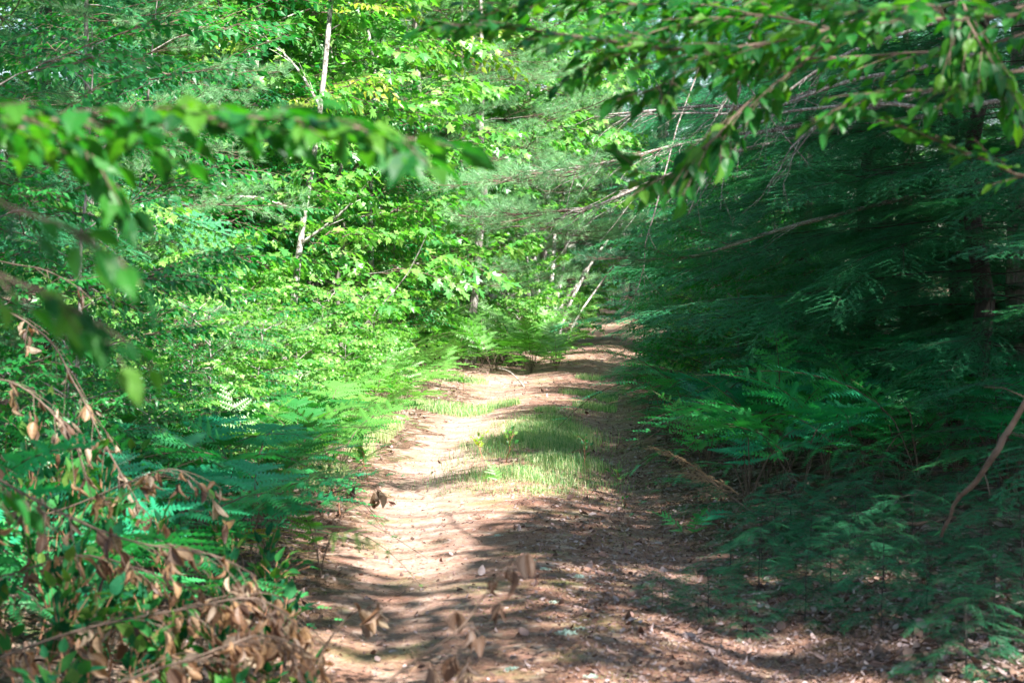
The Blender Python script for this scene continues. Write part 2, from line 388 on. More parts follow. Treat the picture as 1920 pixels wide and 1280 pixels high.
# ------------------------------------------------------------------ trees
TREES = {}
def tree_variant(key, mod, hgt, z0, rad, nl, per, r0, bark, leafm, lean=.06, shape='round', pitch=.25, sides=8, ms=1.):
    tr = G(); cr = G(); n = 10; t = np.linspace(0, 1, n)
    P = np.stack([lean * hgt * t * math.cos(1.0) + .08 * np.cumsum(rng.standard_normal(n)) * (hgt / 9), lean * hgt * t ** 1.3 * .5 + .08 * np.cumsum(rng.standard_normal(n)) * (hgt / 9), t * hgt], -1); P -= P[0]; P[0, 2] = -.15
    rr = r0 * (1 - .85 * t); rr[0] *= 1.35; tr.tube(P, rr, None, sides, 0)
    az = U(0, 6.28); mods = MOD[mod]; Ms = [[] for _ in mods]; Ts = [[] for _ in mods]
    for i in range(nl):
        u = (i + U(0, .8)) / nl; z = z0 + (hgt - z0) * u; az += 2.4 + U(-.3, .3)
        if shape == 'round': l = rad * (math.sin(math.pi * (.18 + .72 * u)) ** .7) * U(.75, 1.15)
        else: l = rad * (1 - u) ** .75 * U(.8, 1.1) + .35
        b = np.array([np.interp(z / hgt, t, P[:, k]) for k in range(3)]); el = pitch + U(-.15, .2) + (.35 * u if shape == 'round' else 0)
        d = dirv(az, el); q = np.linspace(0, 1, 6)[:, None]; dr = -.12 if shape == 'round' else -.25
        Q = b + q * l * d + np.array([0, 0, dr]) * q ** 2 * l + .03 * l * rng.standard_normal((6, 3)) * q
        tr.tube(Q, max(.009, r0 * (.3 if shape == 'round' else .13) * (1 - .6 * u)), .003, 5, 0)
        k = max(2, int(per * l / rad))
        for j in range(k):
            s = (.22 + .78 * (j + 1) / k) * 5; a = int(min(s, 4)); p = Q[a] + (Q[a + 1] - Q[a]) * (s - a)
            da = (1 if j % 2 else -1) * U(.3, 1.0) if j < k - 1 else 0
            m = rng.integers(0, len(mods)); e = el * .6 + U(-.3, .25); sc_ = U(.75, 1.1) * ms
            D = dirv(az + da, e); Ms[m].append(frames(D, np.array([0, 0, 1]) + .25 * rng.standard_normal(3)) * sc_); Ts[m].append(p)
    for m in range(len(mods)):
        if Ms[m]: cr.instg(mods[m], np.array(Ms[m]), np.array(Ts[m]))
    TREES[key] = (tr.mesh(key + '_trunk', [bark]), cr.mesh(key + '_crown', ['twig' if bark != 'dark_bark' else 'dark_bark', leafm]))
tree_variant('maple_a', 'maple', 7.5, .6, 1.5, 24, 5, .055, 'pale_bark', 'maple')
tree_variant('maple_b', 'maple', 6.5, .4, 1.25, 22, 5, .045, 'bark', 'maple', .1)
tree_variant('maple_c', 'maple', 8.5, 1.0, 1.8, 26, 5, .07, 'pale_bark', 'maple')
tree_variant('oak_a', 'oak', 7.5, 1.7, 1.5, 22, 6, .05, 'bark', 'oak')
tree_variant('beech_a', 'beech', 6.5, .5, 1.4, 22, 5, .05, 'bark', 'beech')
tree_variant('beech_b', 'beech', 5.0, .3, 1.1, 18, 5, .035, 'bark', 'beech', .1)
tree_variant('yellow_a', 'beech', 7.5, 3.0, 1.6, 18, 5, .05, 'pale_bark', 'yellow')
tree_variant('pine_a', 'pine', 8.0, .9, 1.3, 30, 6, .09, 'bark', 'pine', .02, 'cone', .1)
tree_variant('pine_b', 'pine', 6.0, .5, 1.2, 26, 5, .07, 'bark', 'pine', .02, 'cone', .15)
tree_variant('pine_dark', 'pine_far', 11, 1.3, 2.6, 34, 6, .14, 'dark_bark', 'pine_dark', .01, 'cone', .05)
tree_variant('hemlock_a', 'hemlock', 7.5, .8, 1.5, 44, 8, .12, 'dark_bark', 'hemlock', .01, 'cone', .12)
tree_variant('hemlock_b', 'hemlock', 6.5, .6, 1.3, 42, 7, .09, 'dark_bark', 'hemlock', .02, 'cone', .1)
tree_variant('hemlock_far', 'hemlock_far', 12, .8, 2.8, 46, 6, .16, 'dark_bark', 'hemlock', .01, 'cone', .1)
tree_variant('maple_far', 'maple_far', 11, .8, 3.0, 34, 7, .09, 'bark', 'maple')
tree_variant('maple_far_b', 'maple_far', 13, 1.5, 3.4, 36, 8, .12, 'pale_bark', 'maple')
tree_variant('hemlock_high', 'hemlock', 8.0, 1.2, 1.5, 56, 8, .085, 'dark_bark', 'hemlock', .01, 'cone', .05)
tree_variant('pine_high', 'pine', 8.0, 2.0, 1.2, 28, 6, .08, 'bark', 'pine', .02, 'cone', .05)
tree_variant('maple_high', 'maple', 8.0, 2.3, 1.6, 22, 5, .05, 'pale_bark', 'maple')
MOD['smallmaple'] = [deciduous(.9, 8, .4, MAPLE, .14, .095, .2, .35) for _ in range(2)]
tree_variant('shrub', 'smallmaple', 1.9, .12, .62, 24, 4, .02, 'bark', 'maple', .05, ms=.62)
tree_variant('shrub_b', 'beech', 1.7, .1, .62, 22, 4, .018, 'bark', 'beech', .05, ms=.5)
tree_variant('hem_small', 'hemlock', 1.5, .08, .6, 22, 3, .02, 'dark_bark', 'hemlock', .05, 'cone', .1, ms=.55)
NAMES = {'maple': ('maple_tree', 'tree'), 'oak': ('oak_tree', 'tree'), 'beech': ('beech_tree', 'tree'), 'yellow': ('birch_tree', 'tree'), 'pine': ('pine_tree', 'pine tree'),
         'hemlock': ('hemlock_tree', 'hemlock tree'), 'shrub': ('leafy_shrub', 'shrub'), 'hem': ('hemlock_sapling', 'sapling')}
def tree(key, x, y, rz, s, label, group=None):
    nm, cat = NAMES[key.split('_')[0]]
    e = thing(nm, label, cat, (x, y, float(H(x, y))), rz, group, s)
    if key.startswith('hemlock') and x > 1 and y < 24: e.scale = (s, s, s * .62)      # flattened so sun and sky reach the right side past their tops
    put('trunk', TREES[key][0], e); put('crown', TREES[key][1], e); return e

# ------------------------------------------------------------------ ground and path
def lines(stops):
    out = []
    for (a, b, st) in stops: out.append(np.arange(a, b, st))
    return np.concatenate(out)
def sheet(name, X, Y, Z, matk, attr=None):
    n, m = X.shape; me = bpy.data.meshes.new(name)
    v = np.stack([X, Y, Z], -1).reshape(-1, 3)
    i = np.arange(n - 1)[:, None] * m + np.arange(m - 1)[None]; f = np.stack([i, i + 1, i + m + 1, i + m], -1).reshape(-1, 4)
    me.vertices.add(len(v)); me.vertices.foreach_set('co', v.astype(np.float32).ravel())
    me.loops.add(len(f) * 4); me.loops.foreach_set('vertex_index', f.astype(np.int32).ravel())
    me.polygons.add(len(f)); me.polygons.foreach_set('loop_start', np.arange(len(f), dtype=np.int32) * 4); me.polygons.foreach_set('use_smooth', np.ones(len(f), bool))
    me.materials.append(M[matk])
    if attr is not None:
        a = me.attributes.new('sand', 'FLOAT', 'POINT'); a.data.foreach_set('value', attr.astype(np.float32).ravel())
    me.update(); return tag(put(name, me), kind='structure')
gx = lines([(-500, -60, 40), (-60, -12, 3), (-12, -4, .4), (-4, 5, .1), (5, 14, .4), (14, 60, 3), (60, 520, 40)])
gy = lines([(-400, -40, 40), (-40, 4, 2), (4, 32, .12), (32, 70, .5), (70, 120, 3), (120, 640, 40)])
GX, GY = np.meshgrid(gx, gy); sheet('ground', GX, GY, H(GX, GY), 'ground')
py_ = lines([(-5, 5, .5), (5, 32, .08), (32, 80, .3)]); tt = np.linspace(-1, 1, 61)
W = hw(py_) + .22 * wob(py_ * 1.3, py_ * .7) + .10 * np.sin(py_ * 5.1) + .06 * np.sin(py_ * 11.3 + 1)
W2 = hw(py_) + .22 * wob(py_ * 1.1 + 9, py_ * .9) + .10 * np.sin(py_ * 4.3 + 2) + .06 * np.sin(py_ * 12.7)
side = np.exp(-((py_ - 26.3) / 1.1) ** 2) * 2.6        # the pale side track that leaves to the left
PXm = xc(py_)[:, None] + np.where(tt[None] < 0, tt[None] * (W + side)[:, None], tt[None] * W2[:, None]); PYm = np.repeat(py_[:, None], 61, 1)
edge = np.clip((1 - np.abs(tt)) * 6, 0, 1)
sand = np.exp(-((PXm - xc(PYm) + .62) / .33) ** 2) * np.interp(PYm, [7, 8.5, 10, 15, 18, 19.5, 24], [.1, .5, .8, 1, .8, .9, .3]) + np.exp(-((PYm - 26.2) / .7) ** 2) * np.clip((xc(PYm) - .2 - PXm), 0, 1) * 1.2 + .25 * np.exp(-((PXm - xc(PYm) - .7) / .3) ** 2)  # rut sand strengthens along the sunlit stretches, painting them paler
sheet('path', PXm, PYm, H(PXm, PYm) + .003 + .004 * edge[None], 'path', np.clip(sand, 0, 1))

# ------------------------------------------------------------------ litter, needles, moss, grass (nobody could count them)
def scatter(n, fn):
    x, y = fn(n); return x, y, H(x, y)
def ydist(n, a, b): return 1 / U(1 / b, 1 / a, n)
def put_leaves(name, tpls, x, y, size, matk, label, cat, lift=.012, tilt=.28, rnd=None):
    g = G(); n = len(x); z = H(x, y) + lift; a = U(0, 6.28, n)
    D = np.stack([np.cos(a), np.sin(a), rng.standard_normal(n) * tilt], -1); N = np.stack([rng.standard_normal(n) * tilt, rng.standard_normal(n) * tilt, np.where(rng.random(n) < .6, 1., -1.)], -1)
    idx = rng.integers(0, len(tpls), n); Fm = frames(D, N) * (size * U(.6, 1.15, n))[:, None, None]; T = np.stack([x, y, z], -1)
    for k, t in enumerate(tpls):
        q = idx == k; g.inst(t, Fm[q], T[q], 0, None if rnd is None else rnd[q])
    return tag(put(name, g.mesh(name, [matk])), label, cat, kind='stuff')
n = 46000; y = ydist(n, 6.3, 45); d = rng.standard_normal(n) * .6 + rng.choice([-.95, .9, 1.15, .3], n, p=[.22, .36, .27, .15]); x = xc(y) + d
keep = rng.random(n) < np.where((d < -.1) & (y < 20), .35, 1); x, y = x[keep], y[keep]
q = rng.random(len(x)); sz = np.where(q < .62, .016, np.where(q < .965, .03, .058))
put_leaves('leaf_litter', LIT, x, y, sz, 'litter', 'dry fallen leaves strewn over the path', 'leaf litter')
n = 16000; y = ydist(n, 6.3, 50); x = xc(y) + np.where(rng.random(n) < .5, -1, 1) * (1.1 + np.abs(rng.standard_normal(n)) * 1.8)
put_leaves('forest_litter', LIT, x, y, .05, 'floor_litter', 'brown dead leaves under the ferns and trees beside the path', 'leaf litter')
NDL = (np.array([(0, -.008, 0), (0, .008, 0), (.5, .009, .03), (.5, -.009, .03), (1, 0, 0)]), np.array([(0, 1, 2), (0, 2, 3), (3, 2, 4)]))
n = 110000; y = ydist(n, 6.3, 32); x = xc(y) + U(-1.3, 1.4, n)
put_leaves('pine_straw', [NDL], x, y, .085, 'pineneedle', 'thin fallen pine needles matted over the path', 'pine straw', .008, .12)
def blades(name, x, y, h, wd, matk, label, cat, bend=.5, rnd=None):
    n = len(x); a = U(0, 6.28, n); b = U(.05, bend, n); z = H(x, y)
    s = np.stack([-np.sin(a), np.cos(a), 0 * a], -1) * wd; d = np.stack([np.cos(a), np.sin(a), 0 * a], -1)
    p0 = np.stack([x, y, z - .005], -1); h = h[:, None]; b = b[:, None]; up = np.array([0, 0, 1.])
    p1 = p0 + up * h * .55 + d * h * b * .25; p2 = p0 + up * h * (1 - b * .45) + d * h * b
    V = np.stack([p0 - s, p0 + s, p1 + s * .8, p1 - s * .8, p2], 1); f = np.array([(0, 1, 2), (0, 2, 3), (3, 2, 4)])
    g = G(); g.add(V.reshape(-1, 3), (f[None] + (np.arange(n) * 5)[:, None, None]).reshape(-1, 3), 0, np.repeat(rng.random(n) if rnd is None else rnd, 5))
    return tag(put(name, g.mesh(name, [matk])), label, cat, kind='stuff')
def clump_noise(x, y, k=3.1): return wob(x * k, y * k)
n = 46000; y = U(12.4, 20.5, n); x = xc(y) + .08 + rng.standard_normal(n) * .25 * np.interp(y, [12.4, 14.5, 20], [1, 1.05, .8])
m = clump_noise(x, y) + .5 * wob(x * 9, y * 7) > .05 + .3 * rng.standard_normal(n) + .9 * np.abs(y - 16) / 4 - .5; x, y = x[m], y[m]
hh = U(.03, .14, len(x)) * np.interp(y, [12.6, 14, 17.5, 19.5], [.45, 1., 1.2, .5]) * (.8 + .6 * np.clip(clump_noise(x, y, 5), -.6, 1))
blades('grass', x, y, hh, .0018, 'grass', 'tall green grass strip growing between the two wheel tracks', 'grass', 1.1)
n = 60000; y = U(18.5, 26.5, n); x = xc(y) + U(-1.7, .75, n); m = clump_noise(x, y, 2) > .3; x, y = x[m], y[m]
blades('short_grass', x, y, U(.03, .11, len(x)), .0028, 'grass', 'thin short grass in patches on the middle of the clearing', 'grass')
n = 9000; y = U(13, 21, n); x = xc(y) - 1.2 - np.abs(rng.standard_normal(n)) * .3; m = clump_noise(x, y) > .1; x, y = x[m], y[m]
blades('verge_grass', x, y, U(.06, .2, len(x)), .0022, 'grass', 'pale grass fringe along the left edge of the path', 'grass', .8, U(.5, 1, len(x)))
n = 90000; y = ydist(n, 6.4, 22); x = xc(y) + rng.standard_normal(n) * .4 + .15; m = clump_noise(x, y, 2.3) > .42; x, y = x[m], y[m]
blades('moss', x, y, U(.008, .02, len(x)), .004, 'moss', 'low yellow green moss in patches along the middle of the path', 'moss')

# ------------------------------------------------------------------ ferns
def frond_geo(L, npin, ratio, npl, lo=False, droop=.35, w=.42):
    """triangular bracken blade, base at the origin, along +X"""
    g = G(); t = np.linspace(0, 1, 8); P = np.stack([t * L, 0 * t, .12 * L * t - droop * L * t ** 2], -1); g.tube(P, .004, .001, 3, 0, .3)
    V = []; Fc = []; k = 0
    for i in range(npin):
        s = .03 + .93 * (i / npin) ** .92; p = np.array([np.interp(s, t, P[:, a]) for a in range(3)]); l0 = w * L * (1 - s) ** .85 * (1 - .25 * (i == 0)) + .012
        for sg in (1, -1):
            if rng.random() < .04: continue
            l = l0 * U(.72, 1.12)
            d = dirv(sg * (1.15 - .35 * s + U(-.12, .12)), -.05 - U(-.1, .28)); sd = np.cross([0, 0, 1.], d); m = max(3, int(npl * (l / (w * L)) ** .8))
            for j in range(m):
                u = (j + .3) / m; b = p + d * l * u + np.array([0, 0, -.18 * l * u * u]); ll = ratio * l * (1 - u) ** .8 + .006; wd2 = l / m * .52; ll *= U(.75, 1.15)
                for q in (1, -1):
                    e = b + (sd * q * .93 + d * .45) * ll - np.array([0, 0, .12 * ll])
                    V += [b - d * wd2, b + d * wd2, e]; Fc.append((k, k + 1, k + 2)); k += 3
    g.add(V, Fc, 1, .35 + .4 * rng.random()); return g.pack()
FR = [frond_geo(.68, 10, .19, 14, droop=.75), frond_geo(.62, 9, .2, 13, droop=.95), frond_geo(.54, 9, .2, 12, droop=.6)]
def fern_frond(pk, stipe, out, el):
    """stipe rising from the ground and leaning out, blade carried at its top"""
    g = G(); q = np.linspace(0, 1, 5); P = np.stack([out * q ** 1.6, 0 * q, stipe * q - .03], -1); g.tube(P, .004, .003, 4, 0, .3)
    g.instg(pk, [frames(dirv(0, el), [0, 0, 1.])], [P[-1]], .2); return g
FM = {}
for key, mk in (('fern', 'fern'), ('fern_mid', 'fern_mid'), ('fern_teal', 'fern_teal'), ('fern_yellow', 'fern_yellow')):
    FM[key] = [fern_frond(FR[i % 3], st, .1, el).mesh(key + '_frond', ['twig', mk]) for i, (st, el) in enumerate([(.34, .8), (.4, .45), (.26, 1.05), (.42, .62), (.32, .15)])]
def whole_fern(mk):
    g = G(); a = U(0, 6)
    for i in range(4):
        pk = fern_frond(FR[i % 3], U(.2, .38), .1, U(.3, 1.15)).pack(); g.instg(pk, [rotz(a + i * 1.6 + U(-.3, .3)) * U(.8, 1.1)], [np.zeros(3)], .3)
    return g.mesh('fern', ['twig', mk])
FW = {k: [whole_fern(k) for _ in range(3)] for k in ('fern', 'fern_teal', 'fern_mid')}
def fern(x, y, s, key, label, group, parts=True, nf=None):
    z = float(H(x, y))
    if not parts:
        o = put('bracken_fern', FW[key][rng.integers(0, 3)], None, (x, y, z)); o.rotation_euler = (0, 0, U(0, 6.28)); o.scale = (s, s, s * U(.8, 1.1)); return tag(o, label, 'fern', group)
    e = thing('bracken_fern', label, 'fern', (x, y, z), U(0, 6.28), group, s); nf = nf or int(rng.integers(4, 6)); a = U(0, 6)
    for i in range(nf):
        f = put('frond', FM[key][rng.integers(0, len(FM[key]))], e); f.rotation_euler = (U(-.1, .1), U(-.15, .2), a + i * 6.28 / nf + U(-.4, .4)); k = U(.8, 1.15); f.scale = (k, k, k)
    return e
def sized(t, q):
    return ('small ' if q < .92 else 'tall ' if q > 1.12 else '') + t.replace('small ', '').replace('large ', '')
def where_back(x, y):
    return 'mid green bracken fern behind the clearing, ' + ('left of the fallen pole' if x < -.9 else 'above the fallen pole' if x < -.2 else 'below the grey stems' if x < .35 else 'at the right end of the row') + (', front' if y < 29.8 else ', rear')
def where_left(x, y):
    d = float(xc(y)) - x
    row = 'beside the bare sand patch' if y < 15 else 'level with the grass strip' if y < 19.5 else 'next to the open clearing' if y < 24 else 'near the pale side track'
    col = 'at the path edge' if d < 1.7 else 'in the middle of the left bank' if d < 2.6 else 'at the back of the left bank'
    return 'bright bracken fern ' + col + ', ' + row
def where_near(x, y):
    return 'shaded bracken fern ' + ('behind the hanging brown leaves' if x / y < -.24 else 'near the left path edge' if x / y > -.13 else 'above the tips of the brown leaved branches' if x / y > -.17 else 'above the grey fallen branch') + (', front row' if y < 8.4 else ', second row' if y < 9.8 else ', third row' if y < 11.2 else ', fourth row' if y < 12.8 else ', back row')
def where_right(x, y):
    return 'large blue green fern ' + ('spilling onto the right wheel track' if x < 1.9 else 'in the middle of the right clump' if x < 2.7 else 'under the dark hemlocks on the right') + (', frontmost' if y < 12.5 else ', front' if y < 13.7 else ', halfway back' if y < 15.5 else ', rear')
def fern_field(n, fn, key, label, group, sr=(.8, 1.15), mind=.32):
    pts = []; tries = 0
    while len(pts) < n and tries < n * 40:
        tries += 1; x, y = fn()
        if all((x - a) ** 2 + (y - b) ** 2 > mind ** 2 for a, b in pts): pts.append((x, y))
    for x, y in pts: sq = float(U(*sr)); fern(x, y, sq, key, sized(label(x, y) if callable(label) else label, sq), group, y < 17)
def Lb(): 
    y = U(12.5, 30); off = 1.2 + .15 * (y > 14) + abs(rng.standard_normal()) * (.7 + .045 * y); return float(xc(y)) - off - (1.0 if 24.5 < y < 28 else 0), y
fern_field(135, Lb, 'fern', where_left, 'sunlit ferns on the left bank', (.72, 1.02))
fern_field(28, lambda: (lambda y: (U(-.26 * y - .2, -1.1 - .01 * y), y))(U(6.8, 10.8)), 'fern_teal', where_near, 'shaded ferns at the near left', (.85, 1.15))
fern_field(38, lambda: (U(-3.0, -1.2), U(10, 15)), 'fern_mid', where_near, 'shaded ferns at the near left', (.7, .95))
fern_field(62, lambda: (U(1.3, 3.6), U(11.6, 17.5)), 'fern_teal', where_right, 'shaded ferns right of the path', (1.05, 1.45))
fern_field(30, lambda: (U(-1.6, .75), U(28.2, 31.5)), 'fern', where_back, 'ferns behind the clearing', (1.1, 1.4), .4)
fern_field(26, lambda: (lambda y: (float(xc(y)) - .95 - abs(rng.standard_normal()) * .9, y))(U(36, 54)), 'fern', lambda x, y: 'dark green fern left of the far bend, ' + ('near end' if y < 42 else 'halfway along' if y < 48 else 'far end'), 'ferns by the far bend', (.8, 1.1), .4)
fern_field(12, lambda: (lambda y: (float(xc(y)) + 1.0 + abs(rng.standard_normal()) * .8, y))(U(38, 58)), 'fern', 'green fern under the dark trees right of the far bend', 'ferns right of the far bend', (.8, 1.1), .4)
p = onground(505, 1095); fern(p[0], p[1], .7, 'fern_yellow', 'low yellow fern at the edge of the path beside green ferns', None, True, 2)
p = onground(600, 1085); fern(p[0], p[1], .8, 'fern', 'green fern arching toward the path over the sunlit litter', None, True, 3)
p = onground(938, 925); fern(p[0], p[1], .32, 'fern', 'tiny pale fern at the front edge of the grass strip', None, True, 3)
p = onground(1300, 1030); fern(p[0], p[1], .4, 'fern_teal', 'little fern lying at the right edge of the path', None, True, 3)

# ------------------------------------------------------------------ understorey and trees
def tp(key, px, Y, s, label, group=None, rz=None):
    return tree(key, (px - 960) / F * Y, Y, U(0, 6.28) if rz is None else rz, s, label, group)
# sunlit broadleaf trees on the left
gl = 'young maples crowding the sunlit left side'
tp('maple_b', 400, 23.5, .85, 'short maple sapling with grey stem behind the ferns, beside the dark hemlocks')
tp('maple_a', 690, 25.5, .9, 'maple with wide low leaf sprays standing nearest the pale side track')
tp('maple_b', 610, 29, 1.0, 'bushy maple right behind the tall pale leaning sapling')
tp('oak_a', 480, 25, .95, 'young oak with lobed leaves under the yellow leaved tree')
tp('maple_c', 780, 34, 1.0, 'tall sunlit maple left of the light green pine', gl)
tp('oak_a', 770, 34, 1.0, 'young oak whose leaves hang above the ferns behind the clearing')
tp('maple_a', 560, 34, 1.1, 'broad sunlit maple in the second row of the left trees', gl)
tp('maple_c', 400, 31, 1.0, 'tall maple behind the oak at the left, half in shade', gl)
tp('beech_a', 330, 24, 1.0, 'beech between the left hemlocks and the maples, leaves half lit')
tp('yellow_a', 455, 23.5, .98, 'slender tree with yellow green leaves high in the upper left', None)
tp('yellow_a', 600, 27, 1.1, 'yellow leaved tree top glowing in the sun above the maples')
tp('maple_high', 945, 36, 1.0, 'maple behind the grey multi stemmed clump')
tp('pine_a', 770, 29.5, .9, 'light green white pine with soft tufts glowing in the sun')
tp('pine_a', 800, 36, 1.25, 'taller white pine farther back behind the middle oaks')
tp('pine_b', 905, 36.5, 1.0, 'small white pine right behind the fern row')
tp('pine_b', 1010, 42, 1.2, 'white pine behind the grey stems near the dark gap')
tp('maple_high', 1030, 39, 1.0, 'maple left of the dark gap above the far bend')
# dark left side
tp('hemlock_b', -160, 14.5, .95, 'dark hemlock at the left edge behind the out of focus leaves')
tp('pine_b', 180, 16, .72, 'shaded pine with long needles beside the left hemlocks')
tp('hemlock_a', 110, 20, .95, 'tall dark hemlock filling the upper left corner')
tp('hemlock_b', 270, 23, .9, 'dark hemlock where the shade meets the sunlit maples')
tp('hemlock_a', -60, 19, 1.0, 'large hemlock at the left border of the shade')
tp('beech_b', 120, 11.5, .55, 'low beech sapling with blue green leaves at the left edge')
tp('beech_b', -40, 9.5, .5, 'drooping beech sapling nearest the left edge')
for (px, Y, s, lab) in [(395, 14.2, .62, 'leafy beech shrub with a curved stem above the ferns, front of the bank'), (290, 12.2, .5, 'dark green shrub between the ferns and the dead brown leaves'),
                        (520, 22.5, .7, 'bright shrub at the foot of the pale leaning sapling'), (690, 23, .55, 'low sunlit shrub beside the grass at the clearing'),
                        (120, 10, .6, 'blue green shrub behind the hanging brown leaves'), (440, 18.5, .6, 'round shrub rising from the middle of the sunlit ferns')]:
    tp('shrub_b' if Y < 15 else 'shrub', px, Y, s, lab)
for i, (px, Y, s, lab) in enumerate([(800, 32, .85, 'maple shrub beside the tangle of bare grey twigs'), (868, 31.5, 1.0, 'tall round maple shrub in the middle behind the fern row'), (950, 31.8, 1.0, 'dense dark green shrub in front of the grey stems'),
                        (1035, 32, .35, 'low shrub touching the right of the grey stem clump'), (1080, 46, .6, 'small shrub left of the far bend')]):
    tp('shrub', px, Y, s, lab)
# right side hemlocks
tp('hemlock_high', 1830, 13.6, 1.0, 'big shaded hemlock with a rough trunk behind the right ferns')
tp('hemlock_high', 1640, 17.5, .95, 'hemlock with drooping sprays behind the right fern clump')
tp('hemlock_a', 1530, 21.5, .95, 'feathery hemlock overhanging the right wheel track')
tp('hemlock_b', 1440, 27, 1.0, 'hemlock right of the clearing, lower sprays touching the path edge')
tp('hemlock_a', 1420, 36, 1.05, 'hemlock in the third row on the right, before the dark gap')
tp('hemlock_a', 1620, 25, 1.15, 'tall hemlock deep in the shade on the right')
tp('hemlock_a', 1980, 16, 1.1, 'dark hemlock filling the right edge of the woods')
tp('hemlock_b', 2450, 9.4, .85, 'near hemlock leaning in at the right edge')
tp('hemlock_far', 1500, 38, 1.0, 'high hemlock far behind the right side trees')
tp('hemlock_far', 1800, 33, 1.0, 'high dark hemlock behind the upper right leaves')
for (k, px, Y, s, lab) in [('hem_small', 1262, 22, .62, 'small blue green hemlock bush at the right edge of the clearing'), ('hem_small', 1275, 25, .8, 'hemlock bush right behind the small blue green one'),
                           ('shrub_b', 1385, 18.2, .95, 'slender sapling with drooping small leaves right of the path'), ('shrub', 1330, 20, .55, 'low dark green shrub left of the slender sapling'),
                           ('shrub', 1440, 18.8, .55, 'low dark green shrub between the sapling and the right ferns'), ('shrub_b', 1290, 23, .8, 'leafy shrub at the foot of the hemlocks beside the clearing'),
                           ('hem_small', 1570, 15.5, .8, 'hemlock sapling with lighter tips above the right ferns'), ('hem_small', 1880, 11.6, .5, 'hemlock sapling reaching over the ferns at the lower right')]:
    tp(k, px, Y, s, lab)
gh = 'hemlock seedlings low at the lower right'
for (px, py, s) in [(1240, 1150, .17), (1330, 1165, .24), (1420, 1120, .3), (1510, 1170, .28), (1400, 1200, .18), (1590, 1080, .3), (1650, 1185, .28), (1570, 1010, .33), (1740, 1150, .3), (1860, 1185, .32), (1710, 1060, .34), (1840, 1070, .36), (1920, 1120, .4), (1450, 1030, .28), (1660, 985, .38), (1370, 1075, .2), (1430, 1085, .26), (1520, 1060, .3), (1480, 1000, .32), (1600, 1030, .34), (1560, 1110, .28), (1660, 1110, .3), (1770, 1020, .36), (1620, 950, .36)]:
    p = onground(px, py); tree('hem_small', p[0], p[1], U(0, 6.28), s * .72, 'low hemlock seedling ' + ('creeping onto the path' if px < 1400 else 'on the littered verge' if px < 1600 else 'in the dark lower right corner' if py > 1140 else 'under the leaning brown branch' if px > 1750 else 'in front of the right ferns') + (', farther back' if py < 1090 else ', nearer the bottom' if py > 1160 else ', halfway down'), gh)
p = onground(1815, 1275); tree('hem_small', p[0], p[1], 1.0, .22, 'brighter green seedling standing alone at the lower right corner')
tp('hemlock_high', 2010, 13.0, .8, 'hemlock whose sprays hang in front of the rough trunk')
tp('hemlock_high', 1800, 15.4, .72, 'slim hemlock between the rough trunk and the drooping hemlock')
tp('hemlock_a', 1700, 19.5, .9, 'hemlock deep behind the right fern clump')
tp('hemlock_b', 1370, 31, .55, 'short hemlock beside the far end of the right wheel track')
tp('maple_b', 650, 24, .8, 'small maple between the pale sapling and the wide maple')
tp('maple_a', 500, 28, 1.0, 'maple behind the pale leaning sapling, leaves catching the sun')
tp('maple_high', 840, 31.5, .9, 'maple whose low leaves hang over the grey twig tangle')
tp('oak_a', 900, 34.5, .95, 'young oak left of the grey stems with leaves held high')
tp('maple_b', 320, 27, 1.0, 'maple at the left limit of the sunlight')
tp('beech_b', 1350, 23.5, .62, 'leafy beech sapling in front of the hemlocks, right of the clearing')
tp('beech_b', 1440, 20, .5, 'beech sapling with small drooping leaves above the dark green shrubs')
tp('maple_b', 1330, 29, .5, 'small maple leaning over the far part of the right wheel track')
tp('shrub_b', 1300, 26, .8, 'leafy shrub between the blue green hemlock bushes and the beech sapling')
tp('shrub', 1265, 31, .6, 'low maple shrub right of the far path')
tp('shrub_b', 1480, 16.8, .75, 'small leaved shrub rising behind the right fern clump')
tp('pine_high', 880, 29.8, .95, 'soft pale green pine above the shrubs left of the grey stems')
tp('pine_high', 1010, 38, .9, 'pale green pine whose lowest boughs shade the grey stems')
for px, Y, s, lab in [(820, 30.5, .9, 'maple shrub at the left end of the fern row'), (912, 32.8, 1.15, 'tall shrub between two rounder shrubs behind the fern row'), (975, 31.2, .5, 'dark green shrub hiding the feet of the grey stems'), (1060, 34, .5, 'shrub just right of the grey stems'), (1085, 40, .9, 'bushy shrub at the left edge of the far path'),
                      (500, 24.5, 1.2, 'maple shrub beneath the oak, behind the fern bank'), (580, 26.5, 1.3, 'tall maple shrub between the pale sapling and the bare pole'), (650, 27.5, 1.3, 'rounded maple shrub behind the bare leaning pole'), (735, 29, 1.2, 'maple shrub left of the grey twig tangle'), (380, 20.5, 1.1, 'maple shrub where the shaded bank begins'), (300, 18, 1.0, 'dark maple shrub under the left hemlocks'), (210, 15, .9, 'shaded maple shrub behind the beech shrubs')]:
    tp('shrub', px, Y, s, lab)
for px, Y, s, lab in [(640, 17.2, .42, 'small maple shrub at the tip of the fern bank beside the path'), (560, 16.2, .5, 'bright maple shrub inside the front of the fern bank'), (700, 20.5, .5, 'maple shrub at the path edge level with the grass strip'), (610, 19.5, .62, 'leafy maple shrub in the middle of the fern bank'), (480, 15.4, .55, 'half shaded maple shrub among the front ferns'), (360, 13.2, .6, 'shaded maple shrub above the brown leaved branches')]:
    tp('shrub', px, Y, s, lab)
for px, Y, s, lab in [(440, 22, .7, 'beech sapling in front of the maples, over the fern bank'), (610, 25, .7, 'beech sapling with sunlit leaves left of the bare pole'), (260, 17.5, .75, 'beech sapling in the half shade left of the sunlit trees'), (740, 27.8, .55, 'low beech sapling at the end of the fern bank')]:
    tp('beech_b', px, Y, s, lab)
